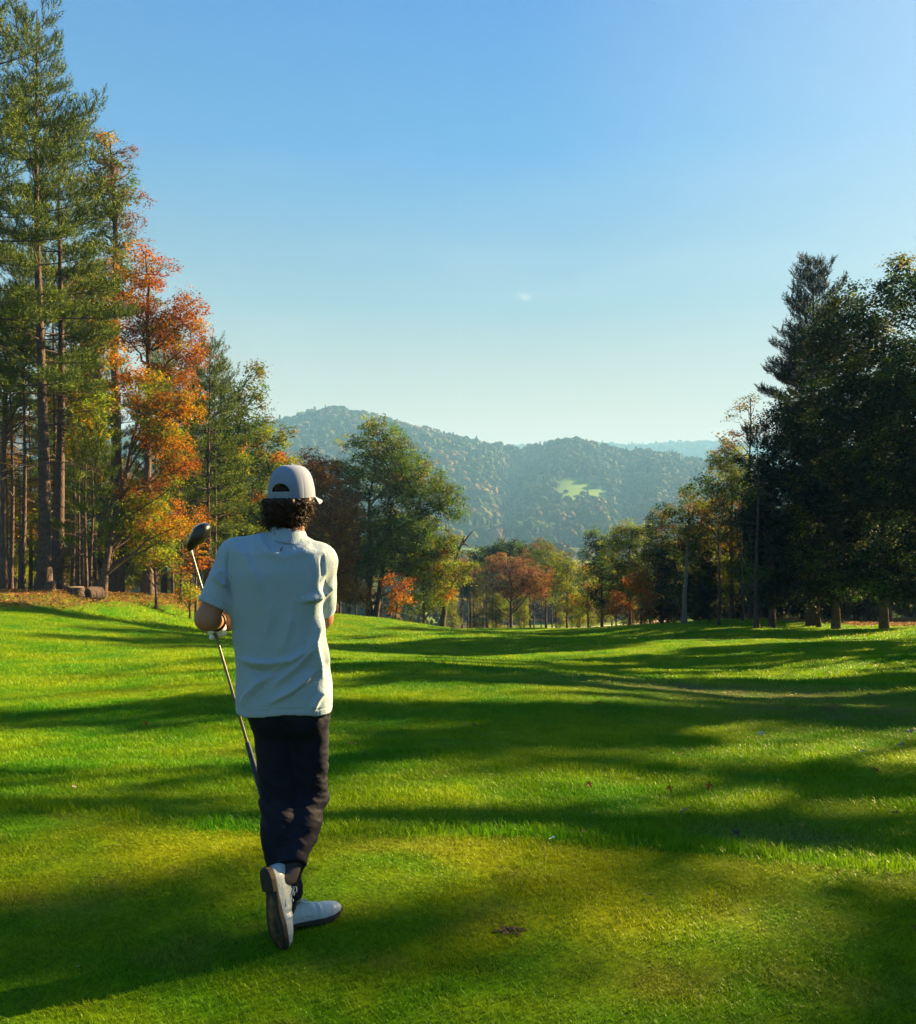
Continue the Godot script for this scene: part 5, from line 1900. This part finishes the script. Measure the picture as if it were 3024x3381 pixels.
func build_cap_and_hair(person: Node3D) -> void:
	var cloth := mat(Color(0.165, 0.205, 0.305), 0.9, 0.2)
	cloth.rim_enabled = true
	cloth.rim = 0.1
	cloth.cull_mode = BaseMaterial3D.CULL_DISABLED
	# cap axes: x right, y up, -z towards the brim; tilted slightly back
	var base := at(291.8, 497.5, 3.47)
	var ax := Transform3D(Basis(Vector3.UP, deg_to_rad(-15.0)) * Basis(Vector3.RIGHT, deg_to_rad(3.0)), base)
	var rx := 0.0895
	var rz := 0.103
	var hh := 0.128
	var dome := func(phi: float, t: float) -> Vector3:
		# phi = 0 at the brim, PI at the back opening
		var y := hh * pow(maxf(sin(t * PI * 0.5), 0.0), 0.92) + minf(t, 0.0) * 0.1
		var r := pow(maxf(cos(t * PI * 0.5), 0.0), 0.62)
		var groove := 1.0 - 0.010 * exp(-pow(fposmod(phi + PI / 6.0, PI / 3.0) - PI / 6.0, 2) / 0.0012) * (1.0 - t)
		var soft := 1.0 + 0.012 * sin(phi * 3.0 + t * 4.0) * sin(t * 5.0)
		return Vector3(sin(phi) * rx * r * groove * soft, y, -cos(phi) * rz * r * groove * soft)
	var st_v := PackedVector3Array()
	var st_n := PackedVector3Array()
	var st_i := PackedInt32Array()
	var nu := 192
	var nv := 56
	for a in nv + 1:
		for b in nu:
			var phi := TAU * b / nu
			var t := a / float(nv)
			var p: Vector3 = dome.call(phi, t)
			var e := 0.01
			var n: Vector3 = (dome.call(phi + e, minf(t, 0.97)) - dome.call(phi - e, minf(t, 0.97))).cross(dome.call(phi, minf(t, 0.97) + e) - dome.call(phi, minf(t, 0.97) - e)).normalized()
			if n.dot(p - Vector3(0, 0.02, 0)) < 0: n = -n
			st_v.append(ax * p)
			st_n.append(ax.basis * n)
	for a in nv:
		for b in nu:
			var phi := TAU * (b + 0.5) / nu
			var mid: Vector3 = dome.call(phi, (a + 0.5) / nv)
			var s: float = (phi - PI) * 0.095
			if absf(s) < 0.043 and mid.y < 0.026 + 0.033 * sqrt(maxf(0.0, 1.0 - pow(s / 0.043, 2))): continue
			var p := a * nu + b
			var q := a * nu + (b + 1) % nu
			st_i.append_array([p, q, p + nu, q, q + nu, p + nu])
	var c := part("baseball_cap", mesh_of(st_v, st_n, st_i), cloth, person)
	tag(c, "white baseball cap with an arched opening and strap at the back")
	# strap across the opening, arch binding, button, brim
	var rows := []
	for k in 3:
		var line := []
		for b in 25:
			var s := lerpf(-0.048, 0.046, b / 24.0)
			var p: Vector3 = dome.call(PI + s / 0.095, 0.0)
			line.append(ax * (Vector3(p.x * 1.02, [-0.001, 0.013, 0.026][k], p.z * ([1.020, 1.026, 1.012][k] as float))))
		rows.append(line)
	var m := sheet(rows)
	part("strap", mesh_of(m[0], m[1], m[2]), cloth, c)
	var edge := Tubes.new()
	var line := []
	var rad := []
	for k in 25:
		var w := PI * k / 24.0
		var s := -0.043 * cos(w)
		var y := 0.026 + 0.033 * sin(w)
		var t := asin(pow(y / hh, 1.0 / 0.92)) / (PI * 0.5)
		line.append(ax * (dome.call(PI + s / 0.095, t) * Vector3(1.012, 1, 1.012)))
		rad.append(0.0028)
	edge.add(line, rad, 6)
	part("binding", mesh_of(edge.v, edge.n, edge.i), cloth, c)
	var knob := SphereMesh.new()
	knob.radius = 0.008
	knob.height = 0.009
	knob.radial_segments = 16
	knob.rings = 8
	var kb := part("button", knob, cloth, c)
	kb.position = ax * Vector3(0, hh + 0.001, 0)
	rows = []
	for k in 11:
		var f := k / 10.0
		var arc := []
		for b in 29:
			var phi := lerpf(-1.28, 1.28, b / 28.0)
			var p: Vector3 = dome.call(phi, 0.02)
			var out := 0.078 * sqrt(maxf(0.0, cos(phi * 1.18)))
			var g := f * 2.0 if f <= 0.5 else (1.0 - f) * 2.0
			var y := -0.020 * pow(absf(phi) / 1.28, 2.0) * g - 0.012 * g + (0.0 if f <= 0.5 else -0.003) + 0.003
			arc.append(ax * (Vector3(p.x * (1.0 + 0.12 * g), y, p.z - out * g)))
		rows.append(arc)
	m = sheet(rows)
	part("brim", mesh_of(m[0], m[1], m[2]), cloth, c)
	# hair: a full mop below the cap, with curls
	var hc := at(289.5, 505, 3.465)
	var hair := func(p: Vector3) -> float:
		var l := head_at * p
		var d := egg(p, hc + Vector3(0, 0.012, 0.016), Vector3(0.100, 0.074, 0.096))
		d = smin(d, egg(p, at(285.0, 518, 3.43), Vector3(0.082, 0.052, 0.070)), 0.03)
		d = smin(d, egg(p, ax * Vector3(0, 0.01, 0.006), Vector3(0.082, 0.11, 0.097)), 0.01)
		d = smax(d, -egg(l, Vector3(0, -0.01, -0.090), Vector3(0.076, 0.135, 0.092)), 0.02)
		d = smax(d, minf(p.y - base.y + 0.004, egg(ax.affine_inverse() * p, Vector3.ZERO, Vector3(0.083, 0.116, 0.0965))), 0.022)
		d = maxf(d, -(p.y - at(0, 529, 3.40).y - 0.25 * (p.x - hc.x)))
		return d + 0.009 * noise_b.get_noise_3d(p.x * 34.0, p.y * 34.0, p.z * 34.0) + 0.004 * noise_b.get_noise_3d(p.x * 80.0, p.y * 80.0, p.z * 80.0)
	var brown := mat(Color(0.020, 0.009, 0.005), 0.55, 0.3)
	brown.backlight_enabled = true
	brown.backlight = Color(0.2, 0.2, 0.2)
	var base_hair := nets(hair, hc - Vector3(0.14, 0.13, 0.14), hc + Vector3(0.14, 0.15, 0.14), 0.005, 1.5)
	var curls := Tubes.new()
	var g := RandomNumberGenerator.new()
	g.seed = 3
	var hv: PackedVector3Array = base_hair[0]
	var hn: PackedVector3Array = base_hair[1]
	for k in 900:
		var i := g.randi() % hv.size()
		var p := hv[i]
		if p.y > base.y - 0.008: continue
		var n := hn[i]
		var down := (Vector3(g.randfn(0, 0.35), -1.0, g.randfn(0, 0.35)) + n * 0.35).normalized()
		var sx := n.cross(down).normalized()
		var pts := []
		var rd := []
		var turns := g.randf_range(0.7, 1.7)
		var cr := g.randf_range(0.005, 0.011)
		var l := g.randf_range(0.014, 0.030)
		var ph := g.randf() * TAU
		for q in 8:
			var f := q / 7.0
			pts.append(p - n * 0.004 + down * l * f + (n * cos(ph + f * TAU * turns) + sx * sin(ph + f * TAU * turns)) * cr * (0.4 + 0.6 * f) + n * 0.005 * f)
			rd.append(lerpf(0.0024, 0.0006, f))
		curls.add(pts, rd, 4, 0.0, false)
	part("hair", joined([base_hair, [curls.v, curls.n, curls.i]]), brown, person)


func build_club() -> void:
	var club := thing("golf_club", "golf driver held upside down by its shaft, dark head up, blue grip down", "golf club", Vector3.ZERO)
	var a: Vector3 = J.club_a
	var b: Vector3 = J.club_b
	var dir := (b - a).normalized()
	var shaft := Tubes.new()
	shaft.add([a - dir * 0.005, a.lerp(b, 0.3), a.lerp(b, 0.80)], [0.0041, 0.0050, 0.0064], 14)
	var steel := mat(Color(0.13, 0.125, 0.12), 0.42, 0.6)
	steel.metallic = 0.85
	part("shaft", mesh_of(shaft.v, shaft.n, shaft.i), steel, club)
	var fer := Tubes.new()
	fer.add([a - dir * 0.012, a + dir * 0.02], [0.0068, 0.0056], 14)
	part("ferrule", mesh_of(fer.v, fer.n, fer.i), mat(Color(0.55, 0.54, 0.52), 0.35), club)
	var grip := Tubes.new()
	var pts := []
	var rad := []
	for k in 14:
		pts.append(a.lerp(b, lerpf(0.775, 1.0, k / 13.0)))
		rad.append(lerpf(0.0098, 0.0138, k / 13.0) + (0.0006 if k % 2 else 0.0))
	pts.append(b + dir * 0.004)
	rad.append(0.009)
	grip.add(pts, rad, 16)
	part("grip", mesh_of(grip.v, grip.n, grip.i), mat(Color(0.012, 0.030, 0.085), 0.65), club)
	# the head: heel at the hosel, toe up to the right
	var ex := Vector3(0.66, 0.74, -0.10).normalized()
	var ez := Vector3(0.12, 0.03, 1.0)
	ez = (ez - ex * ez.dot(ex)).normalized()
	var t := Transform3D(Basis(ex, ez.cross(ex), ez), a - dir * 0.004)
	var f := func(p: Vector3) -> float:
		var q := p - Vector3(0.058, 0.010, 0)
		var w := 1.0 - 0.30 * smoothstep(0.02, -0.06, q.x)
		var r := Vector3(0.066, 0.032 * w, 0.056 * w)
		var d := (pow(pow(absf(q.x) / r.x, 2.2) + pow(absf(q.y) / r.y, 2.2) + pow(absf(q.z) / r.z, 2.2), 1.0 / 2.2) - 1.0) * 0.032
		d = smin(d, cap(p, Vector3(-0.006, -0.006, 0), Vector3(0.022, 0.006, 0), 0.008, 0.016), 0.015)
		return smax(d, q.z - 0.046, 0.006)
	var m := nets(f, Vector3(-0.03, -0.05, -0.07), Vector3(0.14, 0.06, 0.07), 0.004, 1.6)
	m = moved(m, t)
	var black := mat(Color(0.006, 0.006, 0.008), 0.32, 0.5)
	part("club_head", joined([m]), black, club)
	# bright band along the top of the toe, in place of its lit edge
	var band := Tubes.new()
	var line := []
	var rr := []
	for k in 17:
		var w := lerpf(0.22, 1.45, k / 16.0)
		line.append(t * (Vector3(0.058, 0.010, 0.030) + Vector3(cos(w) * 0.0655, sin(w) * 0.0315, 0)))
		rr.append(0.0032)
	band.add(line, rr, 6)
	var glint_metal := mat(Color(0.75, 0.75, 0.76), 0.2, 0.5)
	glint_metal.metallic = 0.9
	part("lit_edge", mesh_of(band.v, band.n, band.i), glint_metal, club)


# ---------------------------------------------------------------- fallen leaves, divots, logs, stumps
func oak_leaf(size: float, sd: int) -> ArrayMesh:
	var g := RandomNumberGenerator.new()
	g.seed = sd
	var rim := []
	var lobes := 5
	for k in 31:
		var f := k / 30.0
		var w := lerpf(-PI, PI, f)
		var r := 0.5 * (0.62 + 0.38 * cos(w * lobes)) * (0.85 + 0.3 * cos(w)) + g.randfn(0, 0.02)
		rim.append(Vector3(sin(w) * r * 0.85, 0, cos(w) * r))
	var v := PackedVector3Array()
	var i := PackedInt32Array()
	v.append(Vector3(0, 0.05, 0))
	for p in rim:
		var q: Vector3 = p
		q.y = 0.10 + 0.28 * pow(Vector2(q.x, q.z).length(), 2) * sin(q.x * 5.0 + sd) + g.randfn(0, 0.03)
		v.append(q)
	for k in 30: i.append_array([0, k + 2, k + 1])
	for k in v.size(): v[k] = v[k] * size
	return mesh_of(v, PackedVector3Array(), i)


func build_small_things() -> void:
	rng.seed = 21
	var tones := {
		"brown": mat(Color(0.12, 0.055, 0.025), 0.85, 0.15), "rust": mat(Color(0.22, 0.060, 0.014), 0.85, 0.15), "grey": mat(Color(0.15, 0.14, 0.145), 0.85, 0.15),
		"pale": mat(Color(0.30, 0.28, 0.25), 0.8, 0.2), "dark": mat(Color(0.035, 0.022, 0.016), 0.85), "tan": mat(Color(0.26, 0.15, 0.06), 0.85, 0.15)}
	for k in tones: tones[k].cull_mode = BaseMaterial3D.CULL_DISABLED
	# [x and y in the 1820-wide view of the photograph, length, tone, label]
	var leaves := [
		[1290, 1788, 0.075, "grey", "curled grey leaf on the turf of the tee, right of the golfer"],
		[1411, 1574, 0.16, "rust", "rust-red oak leaf standing in the sunlit rough"],
		[1330, 1578, 0.12, "rust", "dark rust leaf left of the rust-red oak leaf in the rough"],
		[1170, 1570, 0.13, "rust", "orange-brown leaf in the sunlit rough, right of the golfer"],
		[1465, 1672, 0.13, "dark", "dark brown leaf at the edge of the rough grass"],
		[1362, 1626, 0.11, "grey", "pale crumpled leaf in the rough above the tee's edge"],
		[1595, 1655, 0.09, "tan", "tan leaf standing on edge in the rough, right of the tee"],
		[1740, 1542, 0.14, "brown", "brown leaf in the rough near the right edge, before a sunny strip"],
		[1782, 1630, 0.11, "brown", "brown leaf by the worn patch near the right edge"],
		[1517, 1468, 0.17, "pale", "bright pale leaf lying flat in the middle of the right fairway"],
		[1792, 1492, 0.18, "grey", "grey leaf near the right edge, below another grey one"],
		[1812, 1464, 0.19, "grey", "long grey leaf cut close by the right edge"],
		[1716, 1504, 0.10, "pale", "small white leaf left of the two grey leaves"],
		[1728, 1387, 0.20, "brown", "brown leaf farther up the right fairway"],
		[700, 1490, 0.15, "tan", "tan leaf just right of the golfer's thigh"],
		[1161, 1669, 0.06, "tan", "small tan leaf on the line where tee meets rough"],
		[192, 1752, 0.035, "dark", "small dark acorn-like leaf bit on the sunny turf at left"],
		[288, 1446, 0.13, "rust", "reddish leaf in the sunlit grass left of the club"],
		[145, 1578, 0.08, "pale", "small pale leaf in the grass at left"],
		[155, 1930, 0.035, "pale", "tiny white leaf scrap on the tee at lower left"],
		[1352, 1510, 0.11, "rust", "dull orange leaf in the shaded fairway right of centre"],
		[1812, 1852, 0.06, "brown", "brown leaf at the right edge of the tee"],
	]
	for q in leaves:
		var p := on_ground(q[0] * 0.50315, q[1] * 0.50315)
		var o := part("fallen_leaf", oak_leaf(q[2] * 0.62, int(q[0])), tones[q[3]], self)
		o.position = p + Vector3(0, 0.014 if p.z > -4.4 else 0.04, 0)
		o.rotation = Vector3(rng.randf_range(0.1, 0.5), rng.randf() * TAU, rng.randf_range(-0.3, 0.3))
		tag(o, q[4], "leaf", "fallen leaves on the grass")
	# scattered far leaves too small to tell apart
	for k in 16:
		var px := rng.randf_range(20, 900)
		var py := rng.randf_range(668, 760)
		if px > 180 and px < 345: continue
		var p := on_ground(px, py)
		var o := part("fallen_leaf", oak_leaf(0.075, 400 + k % 4), [tones.brown, tones.tan, tones.rust][k % 3], self)
		o.position = p + Vector3(0, 0.035, 0)
		o.rotation = Vector3(0.3, rng.randf() * TAU, 0.2)
		tag(o, "small fallen leaf half sunk in the grass of the fairway", "leaf", "small fallen leaves half sunk in the grass")
	# a broken white tee on the edge of the teeing ground
	var tee := Tubes.new()
	tee.add([Vector3(-0.012, 0.004, 0), Vector3(0.012, 0.006, 0), Vector3(0.018, 0.009, 0)], [0.0022, 0.0026, 0.006], 10)
	var tp := part("golf_tee", mesh_of(tee.v, tee.n, tee.i), mat(Color(0.8, 0.8, 0.78), 0.5), self)
	tp.position = on_ground(1095 * 0.50315, 1674 * 0.50315) + Vector3(0, 0.015, 0)
	tp.rotation.y = 0.6
	tag(tp, "broken white golf tee lying at the tee's far edge", "golf tee")
	# divot: a torn hole in the turf with a ragged rim of earth
	for q in DIVOTS:
		var dv := thing("divot", "dark torn divot in the turf to the right of the golfer's shoes", "divot", Vector3(q[0], ground_height(q[0], -q[1]), -q[1]))
		var soil := mat(Color(0.055, 0.038, 0.028), 0.95, 0.2)
		var rows := []
		for r in 7:
			var line := []
			for b in 33:
				var w := TAU * b / 32.0
				var f: float = r / 6.0
				var jag := 0.9 + 0.75 * noise_b.get_noise_2d(cos(w) * 1.7 + 3.0, sin(w) * 1.7)
				line.append(Vector3(cos(w) * q[2] * 1.25 * f * jag, 0.003 + 0.010 * sin(f * PI * 0.9) * (0.6 + 0.8 * noise_b.get_noise_2d(w * 3.0, f * 4.0)) - 0.004 * (1.0 - f), sin(w) * q[3] * 1.25 * f * jag))
			rows.append(line)
		var m := sheet(rows)
		part("soil", mesh_of(m[0], m[1], m[2]), soil, dv)
		for k in 7:
			var b := oak_leaf(rng.randf_range(0.012, 0.028), 40 + k)
			var c := part("clod", b, tones.tan if k % 2 else soil, dv)
			c.position = Vector3(rng.randf_range(-0.045, 0.06), 0.012, rng.randf_range(-0.012, 0.032))
			c.rotation = Vector3(rng.randf() * 2.0, rng.randf() * 6.0, rng.randf())
	# hollow log and stumps at the foot of the left wood
	var lg := thing("hollow_log", "short hollow log lying end-on at the foot of the left wood", "log", wood_spot(88, 35.0))
	var pts := []
	for k in 5: pts.append(Vector3(0.09 * k, 0.24 + 0.02 * sin(k * 2.0), -0.12 * k))
	var lt := Tubes.new()
	lt.add(pts, [0.26, 0.30, 0.30, 0.28, 0.25], 16, 0.04)
	part("bark", mesh_of(lt.v, lt.n, lt.i), bark_mat, lg)
	var hole := Tubes.new()
	hole.add([Vector3(-0.012, 0.24, 0.016), Vector3(0.0, 0.24, 0.0)], [0.17, 0.17], 16)
	part("hollow", mesh_of(hole.v, hole.n, hole.i), mat(Color(0.015, 0.011, 0.008), 0.95), lg)  # near-black disc on the solid log end, in place of a shaded opening
	for q in [[76, 35.5, 0.33, 0.30, "low broad tree stump left of the hollow log"], [50, 35.3, 0.22, 0.42, "dark stump at the foot of the tallest pine"]]:
		var s := thing("tree_stump", q[4], "stump", wood_spot(q[0], q[1]))
		var b := Tubes.new()
		b.add([Vector3(0, -0.1, 0), Vector3(0, 0.1, 0), Vector3(0.02, q[3], 0)], [q[2] * 1.4, q[2] * 1.05, q[2]], 14, 0.07)
		part("bark", mesh_of(b.v, b.n, b.i), bark_mat, s)
		var top := Tubes.new()
		top.add([Vector3(0.02, q[3], 0), Vector3(0.02, q[3] + 0.012, 0)], [q[2] * 0.86, q[2] * 0.84], 14)
		part("cut_face", mesh_of(top.v, top.n, top.i), mat(Color(0.20, 0.15, 0.10), 0.9), s)
	# undergrowth along the feet of the woods
	var bush := broadleaf("shrub", "low leafy shrub at the foot of the pines, left of the hollow log", "shrub", "shrubs along the feet of the woods", 32, 35.5, [[32, 601, 7, 5], [37, 603, 5, 4]], [["green", 5], ["lime", 4]], 0.36, {"leaf": 0.55, "thick": 0.02})
	var more := [[104, 36.0, 1.0, "low green shrub right of the hollow log"], [136, 37.5, 0.8, "small shrub on the grass edge right of the leaning maple's foot"], [66, 36.0, 0.7, "small shrub between the twin pine trunks and the log"], [122, 37.0, 0.9, "low pale shrub before the pond's gap"]]
	for q in more: copy_tree(bush, q[0], q[1], q[2], q[3], "shrubs along the feet of the woods", q[0] * 1.3)
	for q in [[748, 53], [766, 50], [784, 49], [795, 52], [815, 47.5], [832, 51], [848, 48], [864, 46], [872, 50], [890, 45.5], [902, 48], [735, 60], [722, 62]]:
		copy_tree(bush, q[0], q[1], rng.randf_range(1.0, 1.9), "small dark shrub at the grassy foot of the right wood", "small shrubs at the foot of the right wood", q[0] * 1.1)
	for k in 46:
		var right := k % 2 == 0
		var px := rng.randf_range(690, 930) if right else rng.randf_range(-30, 200)
		var d := rng.randf_range(54, 66) if right else rng.randf_range(46, 54)
		copy_tree(bush, px, d, rng.randf_range(2.0, 4.2), "dim undergrowth bush in the shade under %s" % (("the spiky dark pine" if px < 850 else "the oaks at the right edge") if right else ("the tallest pines" if px < 80 else "the maples of the left wood")), "undergrowth in the shade of the woods", rng.randf() * TAU)


func wood_spot(px: float, d: float) -> Vector3:
	var p := at(px, 512, d)
	p.y = ground_height(p.x, p.z)
	return p


# where the line of sight through a pixel meets the ground
func on_ground(px: float, py: float) -> Vector3:
	var d := 2.3
	while d < 90.0:
		var p := at(px, py, d)
		if p.y <= ground_height(p.x, p.z): break
		d *= 1.004
	var q := at(px, py, d)
	q.y = ground_height(q.x, q.z)
	return q
